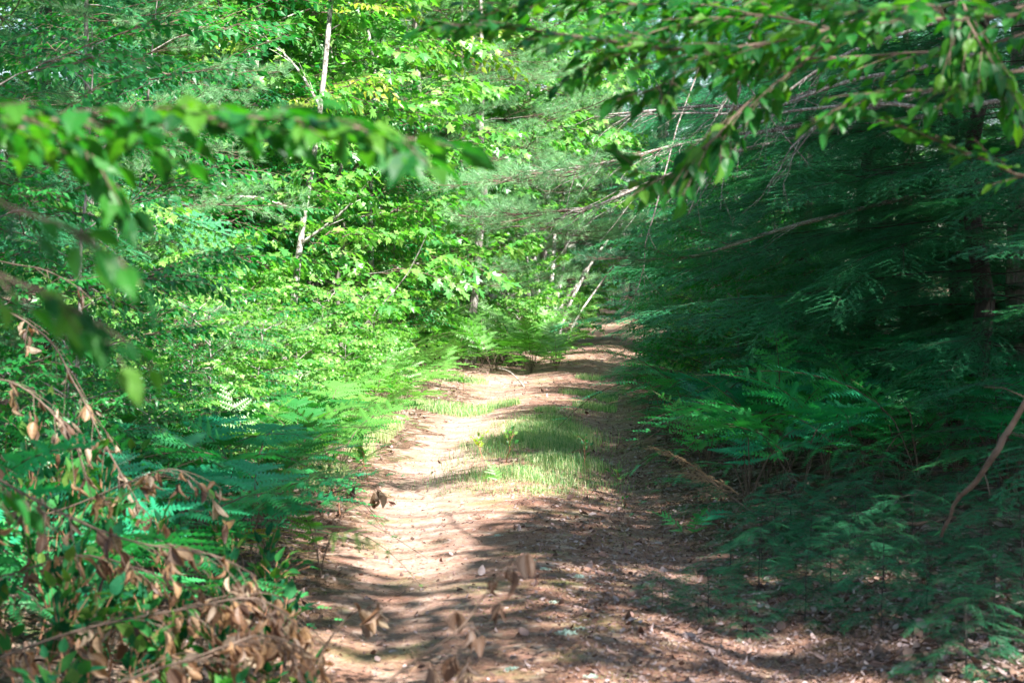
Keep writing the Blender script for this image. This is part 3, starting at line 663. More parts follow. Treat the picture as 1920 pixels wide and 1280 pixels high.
# background trees
gb = 'far trees closing the view'
for (k, px, Y, s) in [('maple_far', 180, 38, 1.), ('maple_far_b', 420, 42, 1.), ('maple_far', 600, 44, 1.), ('maple_far_b', 760, 47, 1.), ('maple_far', 900, 52, .95), ('maple_far', -150, 40, 1.), ('maple_far_b', 300, 52, 1.1), ('maple_far', 500, 56, 1.1), ('maple_far_b', 690, 60, 1.1), ('maple_far', 840, 64, 1.1), ('maple_far', -400, 48, 1.), ('maple_far_b', 980, 66, 1.1)]:
    tp(k, px, Y, s, 'sunlit leafy tree in the background ' + ('above the blurred branch' if px < 350 else 'behind the yellow leaved tree' if px < 620 else 'behind the light green pine' if px < 880 else 'above the grey stems') + (', first row' if Y < 48 else ', farther row'), 'sunlit trees in the background')
for (px, Y, s) in [(1060, 58, 1.), (1160, 64, 1.), (1250, 59, 1.), (1330, 50, 1.), (1420, 60, 1.1), (1110, 74, 1.1), (1210, 76, 1.1), (1550, 52, 1.1), (1700, 48, 1.1), (1900, 44, 1.1), (2100, 40, 1.1), (2300, 34, 1.1), (1300, 80, 1.2), (1130, 66, 1.), (1190, 70, 1.), (1080, 68, 1.1), (1260, 70, 1.1)]:
    tp('hemlock_far' if rng.random() < .6 else 'pine_dark', px, Y, s, 'dark evergreen ' + ('left of the far bend' if px < 1130 else 'straight behind the far bend' if px < 1290 else 'right of the far bend' if px < 1500 else 'deep behind the right side hemlocks') + (', first row' if Y < 60 else ', farther row'), 'dark evergreens behind the bend')
g = G()
n = 900; x = U(-60, 70, n); y = 84 + U(0, 14, n) - np.abs(x) * .25; z = U(0, 17, n)
mods = MOD['maple_far']
for i in range(2):
    q = np.arange(n) % 2 == i; k = q.sum(); D = np.stack([rng.standard_normal(k), rng.standard_normal(k), U(-.3, .4, k)], -1)
    g.instg(mods[i], frames(D, np.array([0, 0, 1.]) + .2 * rng.standard_normal((k, 3))) * 2.6, np.stack([x[q], y[q], z[q]], -1))
tag(put('far_woods', g.mesh('far_woods', ['twig', 'oak'])), 'distant woods behind all the trees', 'woods', kind='stuff')

# tall canopy trees added out of view, crowns shaped for shade and sun pools
ELL = [(-.55, 13.7, .7, 3.3, 1.0), (-2.1, 19.5, 2.0, 6, .97), (-4.6, 27.5, 5.2, 11, 1.0), (-.4, 9.6, .8, 1.2, .5), (-.85, 7.1, .7, .8, .7), (1.6, 13.9, .35, .9, .5), (-1.35, 4.6, .7, .6, .7), (0, 30, 1.4, 3, .45),
       (3.0, 49, .5, 1.6, .7), (-.8, 40, 1.2, 3, .35), (-9, 48, 12, 17, .85), (.1, 14.2, .6, .7, .8), (-1.3, 26, 1.2, 1.2, 1), (-1.1, 6.3, .4, .4, .4), (.3, 22, .6, 2.5, .35), (1.2, 17.5, .35, .9, .7), (1.6, 21, .45, 1.4, .7), (1.2, 15.3, .25, .5, .6), (2.1, 26, .6, 2, .7), (2.6, 15, .35, .7, .6), (2.6, 19, .4, .8, .6), (.9, 24, .3, .6, .5), (2.9, 21, 1.2, 8, .55)]
def shade(gx_, gy_):  # chance of an added leaf cluster, low where sun should fall
    p = np.full(gx_.shape, .985)
    for cx, cy_, a, b, wt in ELL:
        r = ((gx_ - cx) / a) ** 2 + ((gy_ - cy_) / b) ** 2; p = p * (1 - wt * np.clip((1.7 - r) * 2, 0, 1))
    k = np.clip(((-.182 * gy_ - 1.3) - gx_) / .8, 0, 1); p = np.where(gy_ < 40, p * (1 - k) + .97 * k, p)
    return p
area = (-12, 13, -7, 66); n = int((area[1] - area[0]) * (area[3] - area[2]) * 4.0)
ax = U(area[0], area[1], n); ay = U(area[2], area[3], n); ok = rng.random(n) < shade(ax, ay) 
ax, ay = ax[ok], ay[ok]; az = np.where(ay > 38, U(11.5, 16, len(ax)), U(9, 14, len(ax)))
cx = ax + SUN.x / SUN.z * az; cyy = ay + SUN.y / SUN.z * az
TRK = [(7.5, 5), (8.5, 15), (8, 26), (9.5, 38), (9, 50), (3.2, -5), (-3.4, -4), (-7.5, 12), (-9, 25), (-8, 40), (10.5, -3)]
def overhead(x0, x1, y0, y1, n):  # further unseen clusters added to cut the skylight
    x = U(x0, x1, n); y = U(y0, y1, n); z = U(7.0, 11.5, n); kx = x - SUN.x / SUN.z * z; ky = y - SUN.y / SUN.z * z
    q = rng.random(n) < shade(kx, ky); return x[q], y[q], z[q]
for a_ in [(-12, -1.8, 3, 14, 330), (-12, -4.6, 14, 26, 240), (2.2, 10, 3, 11, 260), (-7, 1.2, -4, 7, 200)]:
    x_, y_, z_ = overhead(*a_); cx = np.concatenate([cx, x_]); cyy = np.concatenate([cyy, y_]); az = np.concatenate([az, z_])
D2 = np.stack([(cx - a) ** 2 + (cyy - b) ** 2 for a, b in TRK]); own = D2.argmin(0)
CL = ['unseen tree added to shade the right of the path', 'unseen added shade tree behind the rough trunked hemlock', 'unseen added shade tree over the right side of the clearing', 'unseen added shade tree far back on the right', 'unseen added shade tree near the dark bend on the right', 'unseen added shade tree behind the camera to the right',
      'unseen added shade tree behind the camera to the left', 'unseen added shade tree beyond the dark left hemlocks', 'unseen added shade tree behind the left maples', 'unseen added shade tree at the back of the sunlit side', 'unseen added shade tree far to the right of the near hemlock']
for i, (tx, ty) in enumerate(TRK):
    q = own == i
    if not q.any(): continue
    e = thing('added_shade_tree', CL[i], 'tree', (tx, ty, float(H(tx, ty)))); k = q.sum(); th = G(); cr = G(); hgt = 14.5
    t = np.linspace(0, 1, 9); Pt = np.stack([.3 * np.sin(t * 3), .2 * np.sin(t * 2), t * hgt - .2], -1); th.tube(Pt, .16 * (1 - .7 * t), None, 10, 0)
    T = np.stack([cx[q] - tx, cyy[q] - ty, az[q]], -1)
    for j in rng.choice(k, min(k, 45), replace=False):
        b = np.array([0, 0, T[j, 2] * U(.55, .85)]); b[:2] = Pt[int(b[2] / hgt * 8), :2]; s = np.linspace(0, 1, 6)[:, None]
        th.tube(b + (T[j] - b) * s + np.array([0, 0, .5]) * np.sin(s * 3.14), .03, .008, 4, 0)
    D = np.stack([rng.standard_normal(k), rng.standard_normal(k), U(-.2, .2, k)], -1)
    cr.instg(MOD['canopy'][0], frames(D, np.array([0, 0, 1.]) + .25 * rng.standard_normal((k, 3))), T - D / np.linalg.norm(D, axis=1)[:, None] * .5)
    put('trunk', th.mesh('canopy_trunk', ['dark_bark']), e); put('crown', cr.mesh('canopy_crown', ['twig', 'canopy']), e)

# ------------------------------------------------------------------ particular trees and branches
def poly(pts, n=14):
    """smooth curve through points given as (px, py, distance)"""
    P = np.array([at(*p) for p in pts]); return smooth(P, n)
def smooth(P, n=14):
    P = np.asarray(P, float); k = len(P); t = np.linspace(0, k - 1, n); out = []
    for u in t:
        i = min(int(u), k - 2); f = u - i; a = P[max(i - 1, 0)]; b = P[i]; c = P[i + 1]; d = P[min(i + 2, k - 1)]
        out.append(.5 * (2 * b + (c - a) * f + (2 * a - 5 * b + 4 * c - d) * f * f + (3 * b - a - 3 * c + d) * f ** 3))
    return np.array(out)
def leafy(P, r0, nside, side, tpl, size, gap, hang=.4, start=.1, tipdrop=.2, ang=(.5, 1.1), flat=True, dead=False, prob=1., lmats=('beech',), wood='twig'):
    """returns wood G and leaf G for one branch along polyline P (world coordinates)"""
    wd = G(); lf = G(); n = len(P); t = np.linspace(0, 1, n); wd.tube(P, r0 * (1 - .8 * t) + .001, None, 6, 0)
    tw = [P[int(n * .5):]]
    for i in range(nside):
        s = start + (1 - start) * (i + U(0, .6)) / nside; p = np.array([np.interp(s, t, P[:, k]) for k in range(3)])
        a = int(min(s * (n - 1), n - 2)); d0 = P[a + 1] - P[a]; d0 /= np.linalg.norm(d0)
        d = rotz((1 if i % 2 else -1) * U(*ang)) @ d0; d[2] += U(-.3, .25); d /= np.linalg.norm(d); l = side * (1 - .45 * s) * U(.6, 1.2)
        q = np.linspace(0, 1, 6)[:, None]; Q = p + q * l * d + q * q * l * (.15 * d0 - np.array([0, 0, tipdrop])); wd.tube(Q, max(.0018, r0 * .25), .001, 4, 0); tw.append(Q)
    D = []; N = []; T = []; S = []
    for Q in tw:
        l = np.linalg.norm(np.diff(Q, axis=0), axis=1).sum(); k = max(2, int(l / gap))
        for j in range(k):
            if rng.random() > prob: continue
            s = (j + .7) / k * (len(Q) - 1); a = int(min(s, len(Q) - 2)); f = min(s - a, 1); p = Q[a] * (1 - f) + Q[a + 1] * f; d = Q[a + 1] - Q[a]; d = d / (np.linalg.norm(d) + 1e-9)
            dd = rotz((1 if j % 2 else -1) * U(.5, 1.2) if j < k - 1 else U(-.2, .2)) @ d
            if dead and rng.random() < .42: continue
            for _q in range(int(rng.integers(1, 4)) if dead else 1):
              if _q: D.append(dd * U(.7, 1.2) + .5 * rng.standard_normal(3)); N.append(rng.standard_normal(3)); T.append(p + .012 * rng.standard_normal(3)); S.append(size * U(.4, 1.2)); continue
              dd = np.array(dd)
              if dead: dd = dd * U(.2, .7) + np.array([0, 0, -1.]) + .25 * rng.standard_normal(3); N.append(rng.standard_normal(3))
              else: dd[2] -= U(-.15, 2.4 * hang); N.append(np.array([0, 0, 1]) + .38 * rng.standard_normal(3))
              D.append(dd); T.append(p); S.append(size * U(.55, 1.15)); e = p + dd / np.linalg.norm(dd) * .012; wd.tube([p, e], .0009, None, 3, 0); T[-1] = e
    tps = tpl if isinstance(tpl, list) else [tpl]; D = np.array(D); N = np.array(N); T = np.array(T); Ms = frames(D, N) * np.array(S)[:, None, None]; idx = rng.integers(0, len(tps), len(T))
    for k, tq in enumerate(tps): lf.inst(tq, Ms[idx == k], T[idx == k], 0)
    return wd, lf
def add_branch(e, P, leafname='leaves', lm='beech_near', wood='twig', **kw):
    o0 = np.array(e.location); wd, lf = leafy(np.asarray(P) - o0, **kw); b = put('branch', wd.mesh('branch', [wood]), e)
    if lf.n: put(leafname, lf.mesh(leafname, [lm]), b)
    return b
def trunk_of(e, pts, r0, r1, mat='bark', sides=10, name='trunk'):
    g = G(); P = smooth(np.array(pts) - np.array(e.location), 12); g.tube(P, r0, r1, sides, 0); return put(name, g.mesh(name, [mat]), e)

# beech at the left, out of focus, reaching in
e = thing('beech_tree', 'blurred green beech branches reaching in from the left, nearest the camera', 'tree', (-1.75, 3.5, float(H(-1.75, 3.5))))
trunk_of(e, [(-1.75, 3.5, -.1), (-1.72, 3.5, 1.5), (-1.8, 3.52, 3.5), (-1.75, 3.6, 6)], .06, .03)
kw = dict(tpl=BEECH, size=.074, gap=.026, hang=.16, tipdrop=.12)
add_branch(e, smooth([(-1.74, 3.5, 1.55), at(-200, 235, 3.55), at(150, 228, 3.6), at(400, 222, 3.6), at(600, 228, 3.55), at(770, 262, 3.5)], 18), r0=.005, nside=34, side=.21, start=.25, **kw)
add_branch(e, smooth([(-1.74, 3.5, 1.45), at(-200, 210, 3.8), at(0, 235, 3.9), at(130, 255, 3.9), at(180, 300, 3.9)], 12), r0=.005, nside=18, side=.17, start=.3, **kw)
add_branch(e, smooth([(-1.74, 3.5, 1.25), at(-300, 300, 2.7), at(0, 385, 2.7), at(130, 430, 2.7), at(230, 490, 2.7)], 12), r0=.0035, nside=7, side=.1, start=.3, **dict(kw, size=.062, gap=.036))
add_branch(e, smooth([(-1.74, 3.5, 1.15), at(-300, 430, 2.9), at(0, 520, 2.8), at(120, 570, 2.8), at(235, 640, 2.8)], 12), r0=.0035, nside=10, side=.13, start=.3, **dict(kw, size=.062, gap=.036))
add_branch(e, smooth([(-1.74, 3.5, .9), at(-300, 780, 3.8), at(-80, 870, 3.9), at(20, 930, 3.9)], 12), r0=.006, nside=4, side=.12, start=.5, **dict(kw, size=.066))

# beech overhanging from the right
e = thing('beech_tree', 'beech with long leafy branches arching across the upper right', 'tree', (2.35, 6.1, float(H(2.35, 6.1))))
trunk_of(e, [(2.35, 6.1, -.1), (2.38, 6.1, 1.5), (2.3, 6.0, 3.5), (2.4, 6.0, 5.5)], .042, .02)
kw = dict(tpl=BEECH, size=.064, gap=.026, hang=.15, tipdrop=.08)
for pts, r0, ns, sd, st in [
    ([(2.3, 6, 2.3), at(1920, 25, 5.8), at(1700, 42, 5.7), at(1560, 55, 5.6), at(1400, 88, 5.6), at(1280, 95, 5.6), at(1130, 75, 5.6), at(980, 55, 5.5), at(840, 48, 5.5)], .016, 22, .36, .2),
    ([at(1580, 55, 5.62), at(1490, 130, 5.6), at(1400, 195, 5.6), at(1340, 260, 5.5), at(1290, 300, 5.5)], .007, 9, .2, .2),
    ([(2.3, 6, 2.1), at(1950, 130, 5.5), at(1790, 165, 5.4), at(1650, 175, 5.4), at(1580, 200, 5.4)], .009, 9, .22, .25),
    ([(2.3, 6, 1.9), at(1980, 330, 5.6), at(1850, 300, 5.5), at(1760, 265, 5.5), at(1650, 225, 5.5)], .007, 7, .16, .3),
    ([(2.3, 6, 2.6), at(1850, -60, 5.5), at(1810, 20, 5.4), at(1850, 100, 5.3), at(1880, 145, 5.3)], .008, 7, .25, .3),
    ([(2.3, 6, 2.7), at(1700, -60, 5.9), at(1450, -10, 6), at(1250, 15, 6), at(1080, -5, 6), at(930, 20, 6)], .01, 16, .32, .25),
    ([at(1560, 55, 5.6), at(1440, 30, 5.7), at(1350, 35, 5.8), at(1220, 60, 5.8), at(1120, 110, 5.8)], .007, 11, .26, .1),
    ([(2.3, 6, 2.5), at(1900, 70, 6.3), at(1700, 100, 6.3), at(1500, 110, 6.4), at(1380, 120, 6.4)], .008, 12, .3, .2),
    ([(2.3, 6, 2.5), at(1850, 30, 5.2), at(1750, 10, 5.0), at(1620, 20, 4.9), at(1500, 5, 4.9)], .007, 9, .24, .2),
    ([at(1300, 95, 5.6), at(1260, 140, 5.6), at(1230, 165, 5.5), at(1170, 180, 5.5)], .004, 5, .14, .2),
    ([at(1380, 200, 5.6), at(1300, 300, 5.6), at(1240, 330, 5.6), at(1190, 320, 5.6)], .004, 5, .16, .2)]:
    add_branch(e, smooth(pts, 18), r0=r0 * .5, nside=int(ns * 2.0), side=sd, start=st, **kw)

# tall pale leaning sapling on the left
b0 = onground(525, 700); b0 = np.array([(522 - 960) / F * 20.5, 20.5, 0]); b0[2] = float(H(b0[0], b0[1]))
e = thing('maple_tree', 'slender maple with a pale leaning trunk amid the sunlit leaves', 'tree', b0)
trunk_of(e, [b0 - [0, 0, .1], at(530, 690, 20.5), at(548, 590, 20.5), at(562, 460, 20.5), at(578, 350, 20.5), at(592, 270, 20.5), at(612, 100, 20.5), at(625, -60, 20.5), at(640, -300, 20.5)], .042, .022, 'pale_bark')
cr = put('crown', TREES['maple_a'][1], e); cr.rotation_euler = (0, 0, 2); cr.scale = (.75, .75, .85)
for pts in [[at(560, 460, 20.5), at(640, 400, 20.3), at(700, 330, 20.1)], [at(545, 600, 20.5), at(600, 560, 20.3), at(660, 545, 20.1)], [at(570, 400, 20.5), at(480, 370, 20.5), at(390, 372, 20.3), at(310, 372, 20.2)], [at(600, 200, 20.5), at(550, 120, 20.5), at(480, 60, 20.5)]]:
    add_branch(e, smooth(pts, 10), r0=.02, nside=6, side=.5, tpl=MAPLE, size=.11, gap=.1, wood='pale_bark', lm='maple', hang=.3)
b1 = np.array([(300 - 960) / F * 20, 20., 0]); b1[2] = float(H(b1[0], 20))
for (pts, nm, lab) in [([(560, 720, 22.5), (620, 690, 22.4), (690, 600, 22.3), (760, 520, 22.2), (800, 440, 22)], 'leaning_pole', 'thin bare pole leaning to the right above the sunlit ferns'),
                       ([(1000, 745, 24), (960, 700, 26), (935, 690, 27)], 'fallen_pole', 'thin dead stick lying below the fern row behind the clearing')]:
    P = poly(pts, 10); g = G(); g.tube(P, .012, .005, 6, 0); tag(put(nm, g.mesh(nm, ['pale_bark'])), lab, 'stick')

# grey multi stemmed clump in the middle
b0 = onground(1020, 662); e = thing('grey_birch_clump', 'clump of pale grey stems fanning out behind the fern row', 'tree', b0); Yc = b0[1]
for pts, r in [([(1005, 690), (995, 600), (988, 500), (985, 420)], .04), ([(1018, 690), (1012, 580), (1000, 470), (1003, 400)], .055), ([(1025, 690), (1040, 580), (1056, 500), (1064, 420)], .045),
               ([(1032, 690), (1060, 590), (1105, 500), (1140, 450)], .035), ([(1030, 690), (1045, 590), (1078, 540), (1100, 500)], .04), ([(1040, 690), (1080, 600), (1120, 540), (1150, 500)], .022), ([(1022, 690), (1022, 600), (1035, 520), (1040, 440)], .05), ([(1000, 690), (975, 610), (955, 540), (940, 440)], .04)]:
    trunk_of(e, [at(a, b, Yc + U(-.3, .3)) if b < 690 else at(a, b, Yc) for a, b in pts], r, r * .6, 'pale_bark', 8, 'stem')
cr = G(); mm = MOD['maple']; k = 26; cr.instg(mm[0], frames(np.stack([rng.standard_normal(k), rng.standard_normal(k), U(-.2, .2, k)], -1), [0, 0, 1.] + .2 * rng.standard_normal((k, 3))), np.stack([U(-1.4, 1.4, k), U(-1.2, 1.2, k), U(3.0, 5.5, k)], -1))
put('crown', cr.mesh('crown', ['twig', 'maple']), e)
# bare trunks seen in the dark gap
for (px, pyb, pyt, r, lab) in [(1162, 566, 350, .17, 'dark pine trunk standing in the gap beyond the bend'), (1148, 572, 430, .035, 'thin bent sapling trunk in the dark gap'), (1250, 585, 380, .1, 'dark trunk half hidden by the hanging bare twig')]:
    if not r: continue
    p = onground(px, pyb + 12); e = thing('pine_tree', lab, 'pine tree', p); Y = p[1]
    trunk_of(e, [p - [0, 0, .2], at(px + 2, (pyb + pyt) / 2, Y), at(px - 4, pyt, Y), at(px + 6, pyt - 500, Y)], r, r * .7, 'bark'); 
    cr = G(); k = 22; m = MOD['pine_far'][0]; cr.instg(m, frames(np.stack([rng.standard_normal(k), rng.standard_normal(k), U(-.2, .2, k)], -1), [0, 0, 1.] + .2 * rng.standard_normal((k, 3))), np.stack([U(-1.2, 1.2, k), U(-1.2, 1.2, k), U(3.0, 8, k)], -1)); put('crown', cr.mesh('crown', ['twig', 'pine_dark']), e)

# pine bough over the clearing
e = thing('pine_tree', 'white pine at the right with a tufted bough reaching over the clearing', 'pine tree', (3.7, 14.6, float(H(3.7, 14.6))))
trunk_of(e, [(3.7, 14.6, -.1), (3.72, 14.6, 3), (3.7, 14.6, 8)], .11, .05)
for pts, mods_ in [([(3.7, 14.6, 2.9), at(1500, 235, 14), at(1300, 265, 13.6), at(1160, 300, 13.3), at(1010, 325, 13)], [(.55, .3), (.68, -.4), (.75, .5), (.82, -.5), (.88, .4), (.94, -.3), (1, 0)]),
                   ([(3.7, 14.6, 2.7), at(1480, 260, 13.8), at(1250, 330, 13.4), at(1120, 385, 13.1), at(1060, 395, 13)], [(.75, .4), (.85, -.4), (.93, .4), (1, 0)]),
                   ([(3.7, 14.6, 2.2), at(1500, 420, 16), at(1300, 480, 18), at(1150, 485, 20)], [(.6, .4), (.72, -.5), (.8, .4), (.9, -.3), (1, 0)]),
                   ([(3.7, 14.6, 3.4), at(1500, 180, 14.5), at(1300, 200, 14.5), at(1140, 215, 14.4)], [])]:
    P = smooth(np.array(pts) - np.array(e.location), 16); g = G(); g.tube(P, .022, .006, 6, 0); n = len(P)
    for s in np.linspace(.35, .98, 24):
        a = int(min(s * (n - 1), n - 2)); d = P[a + 1] - P[a]; d /= np.linalg.norm(d); d = rotz(U(-.9, .9)) @ d; d[2] += U(-.5, .2); l = U(.15, .55)
        q = np.linspace(0, 1, 5)[:, None]; g.tube(P[a] + q * l * d - q * q * np.array([0, 0, .2]) * l + .01 * rng.standard_normal((5, 3)), .004, .0012, 4, 0)
    b = put('branch', g.mesh('branch', ['dead_wood']), e)
    if mods_:
        lf = G(); Ms = []; Ts = []
        for s, da in mods_:
            a = int(min(s * (n - 1), n - 2)); d = P[a + 1] - P[a]; d /= np.linalg.norm(d); d = rotz(da * 1.3) @ d; d[2] += .05; Ms.append(frames(d, np.array([0, 0, 1.])) * U(.5, .65)); Ts.append(P[min(a + 1, n - 1)])
        lf.instg(MOD['pine'][0], np.array(Ms), np.array(Ts)); put('needles', lf.mesh('needles', ['twig', 'pine' if pts[-1][1] < 15 else 'pine_dark']), b)

# hemlock with bare lichened limbs at the upper right
e = thing('hemlock_tree', 'old hemlock with bare lichen crusted limbs hanging toward the path', 'hemlock tree', (3.3, 10.4, float(H(3.3, 10.4))))
trunk_of(e, [(3.3, 10.4, -.1), (3.32, 10.4, 3), (3.3, 10.4, 7)], .085, .05, 'dark_bark')
for pts in [[(3.3, 10.4, 2.9), at(1800, 110, 10), at(1600, 150, 9.8), at(1460, 200, 9.7), at(1390, 235, 9.6), at(1300, 310, 9.5)], [(3.3, 10.4, 2.7), at(1750, 170, 9.8), at(1560, 200, 9.6), at(1440, 220, 9.5), at(1360, 300, 9.4), at(1310, 350, 9.4)],
            [(3.3, 10.4, 3.1), at(1700, 60, 10.4), at(1560, 115, 10.2), at(1420, 205, 10.1), at(1290, 212, 10), at(1160, 218, 10)], [(3.3, 10.4, 2.5), at(1800, 200, 9.5), at(1650, 195, 9.4), at(1540, 230, 9.4), at(1480, 280, 9.3)],
            [(3.3, 10.4, 3.0), at(1640, 30, 10), at(1480, 100, 9.9), at(1400, 140, 9.9), at(1340, 220, 9.9)]]:
    P = smooth(np.array(pts) - np.array(e.location), 18); g = G(); g.tube(P, np.linspace(.014, .003, 18) * U(.8, 1.2), None, 6, 0)
    for s in np.linspace(.3, .98, 11):
        a = int(min(s * 17, 16)); d = P[a + 1] - P[a]; d /= np.linalg.norm(d); d = rotz(U(-1.1, 1.1)) @ d; d[2] += U(-.7, .5); l = U(.08, .3)
        q = np.linspace(0, 1, 6)[:, None]; Q = P[a] + q * l * d - q * q * np.array([0, 0, .25]) * l + .012 * rng.standard_normal((6, 3)) * q; g.tube(Q, .0026, .001, 4, 0)
        for _ in range(3):
            j = rng.integers(1, 5); dd = d + .7 * rng.standard_normal(3); dd[2] -= .3; g.tube([Q[j], Q[j] + dd * l * .3], .0015, .0008, 3, 0)
    put('dead_branch', g.mesh('dead_branch', ['dead_wood']), e)
Ms = []; Ts = []; g = G()
for _ in range(26):
    a = U(0, 6.28); Ms.append(frames(dirv(a, U(-.1, .2)), [0, 0, 1.])); Ts.append([.3 * math.cos(a), .3 * math.sin(a), U(1.4, 2.4) if _ % 4 == 0 else U(3.3, 6.5)])
g.instg(MOD['hemlock'][0], np.array(Ms), np.array(Ts)); put('crown', g.mesh('crown', ['dark_bark', 'hemlock']), e)

# hanging bare twigs over the far right edge of the path
for pts, lab in [([(1230, 400, 20), (1210, 450, 20), (1206, 500, 20), (1195, 560, 20), (1190, 600, 20)], 'bare hanging twig right of the dark gap'), ([(1420, 40, 9), (1400, 120, 9), (1390, 160, 9), (1385, 210, 9)], 'pale bare twig hanging in the upper right leaves')]:
    P = poly(pts, 12); g = G(); top = P[0] + np.array([.5, .6, 1.6]); P = np.concatenate([[top, (top + P[0]) / 2 + [0, 0, .1]], P]); P += .012 * rng.standard_normal(P.shape); g.tube(P, .009, .003, 5, 0)
    for s in range(4, 13, 2):
        d = np.array([U(-.3, .3), 0, -U(.2, .5)]); g.tube([P[s], P[s] + d * .5, P[s] + d + [.03, 0, 0]], .004, .0015, 4, 0)
    tag(put('bare_twig', g.mesh('bare_twig', ['dead_wood'])), lab, 'twig')

# dead brown leaved branches at the lower left
for pts, r0, ns, sd, pr, lab in [
    ([(-350, 760, 6.9), (-150, 820, 6.6), (0, 900, 6.4), (110, 960, 6.3), (250, 1015, 6.2), (400, 1040, 6.1), (480, 1080, 6.1)], .012, 13, .34, .8, 'grey fallen branch with hanging brown leaves crossing the lower left'),
    ([(-200, 480, 8.2), (60, 610, 7.8), (140, 720, 7.6), (200, 840, 7.4), (270, 960, 7.3)], .009, 10, .22, .75, 'drooping branch of curled tan leaves in front of the left ferns'),
    ([(-250, 1320, 6.1), (-50, 1250, 6), (150, 1180, 5.9), (350, 1140, 5.9), (470, 1120, 5.9), (540, 1150, 5.9)], .012, 15, .36, .85, 'branch of pale dry leaves low at the lower left'),
    ([(-50, 1420, 5.6), (200, 1290, 5.6), (400, 1220, 5.6), (490, 1190, 5.7), (570, 1215, 5.7)], .01, 14, .34, .85, 'branch with orange and tan dry leaves at the bottom edge beside the path'),
    ([(-100, 1000, 7.4), (100, 960, 7.2), (250, 900, 7.1), (330, 880, 7.0), (400, 930, 7.0)], .008, 9, .26, .7, 'thin branch with a large brown leaf above the shaded ferns'),
    ([(-200, 1100, 6.6), (0, 1080, 6.5), (150, 1040, 6.4), (300, 1080, 6.4), (420, 1130, 6.4)], .008, 10, .3, .8, 'tangled dry leaves between the two lowest branches'),
    ([(-100, 700, 7.2), (30, 720, 7.1), (120, 800, 7.0), (160, 880, 7.0)], .007, 7, .24, .8, 'cluster of shaded brown leaves under the blurred green leaves'),
    ([(150, 1400, 5.9), (330, 1260, 6.0), (480, 1200, 6.1), (560, 1190, 6.1)], .008, 10, .26, .9, 'dry yellow tan leaves at the foot of the path edge'),
    ([(-250, 430, 8.5), (0, 490, 8.3), (80, 505, 8.2), (140, 535, 8.1), (170, 560, 8.1)], .007, 3, .1, .4, 'bare grey branch with a few brown leaves at the left edge')]:
    P = poly(pts, 18); e = thing('dead_branch', lab, 'branch', P[0]); add_branch(e, P, r0=r0 * .4, nside=int(ns * 1.8), side=sd * .75, tpl=DEAD, size=.072, gap=.042, start=.15, dead=True, prob=pr, lm='dead', wood='twig', tipdrop=.35)
P = poly([(600, 1420, 5.2), (700, 1300, 5.35), (790, 1230, 5.4), (860, 1180, 5.45), (905, 1120, 5.5), (950, 1065, 5.55), (985, 1035, 5.6)], 20)
P[0, 2] = max(P[0, 2] - .3, .02)
e = thing('dead_twig', 'thin twig with curled brown leaves standing over the bright path', 'twig', P[0]); o0 = np.array(e.location)
wd = G(); wd.tube(P - o0, .0042, .0012, 5, 0); lf = G(); D = []; T = []
for px, py_l, cnt in [(985, 1035, 2), (955, 1065, 3), (930, 1085, 2), (935, 1130, 3), (860, 1145, 2), (880, 1180, 4), (900, 1190, 2), (850, 1230, 5), (880, 1240, 4), (810, 1250, 4), (870, 1265, 3), (820, 1290, 5)]:
    p = at(px, py_l, 5.48) - o0; j = np.linalg.norm(P - o0 - p, axis=1).argmin(); wd.tube([P[j] - o0, (P[j] - o0 + p) / 2 + [0, 0, .02], p], .0018, .001, 4, 0)
    for _ in range(cnt): D.append(np.array([U(-.45, .45), U(-.4, .4), -1.])); T.append(p + [U(-.01, .01), 0, 0])
D = np.array(D); T = np.array(T); Ms = frames(D, rng.standard_normal(D.shape)) * (.07 * U(.75, 1.15, len(T)))[:, None, None]; idx = rng.integers(0, 4, len(T))
for k in range(4): lf.inst(DEAD[k], Ms[idx == k], T[idx == k], 0, U(0, .55, int((idx == k).sum())))
b = put('stem', wd.mesh('stem', ['twig']), e); put('leaves', lf.mesh('leaves', ['silhouette_dead']), b)
P = poly([(560, 1300, 6.5), (610, 1210, 6.4), (660, 1150, 6.4), (715, 1140, 6.4)], 10); e = thing('dead_twig', 'short twig with pale and orange dry leaves at the path edge', 'twig', P[0])
add_branch(e, P, r0=.004, nside=3, side=.1, tpl=DEAD, size=.09, gap=.05, start=.6, dead=True, lm='dead')
P = poly([(560, 960, 9.5), (620, 925, 9.6), (680, 910, 9.7), (715, 920, 9.7)], 10); e = thing('dead_twig', 'twig with a few brown leaves left of the bright sand patch', 'twig', P[0])
add_branch(e, P, r0=.005, nside=4, side=.14, tpl=DEAD, size=.08, gap=.05, start=.5, dead=True, lm='dead')
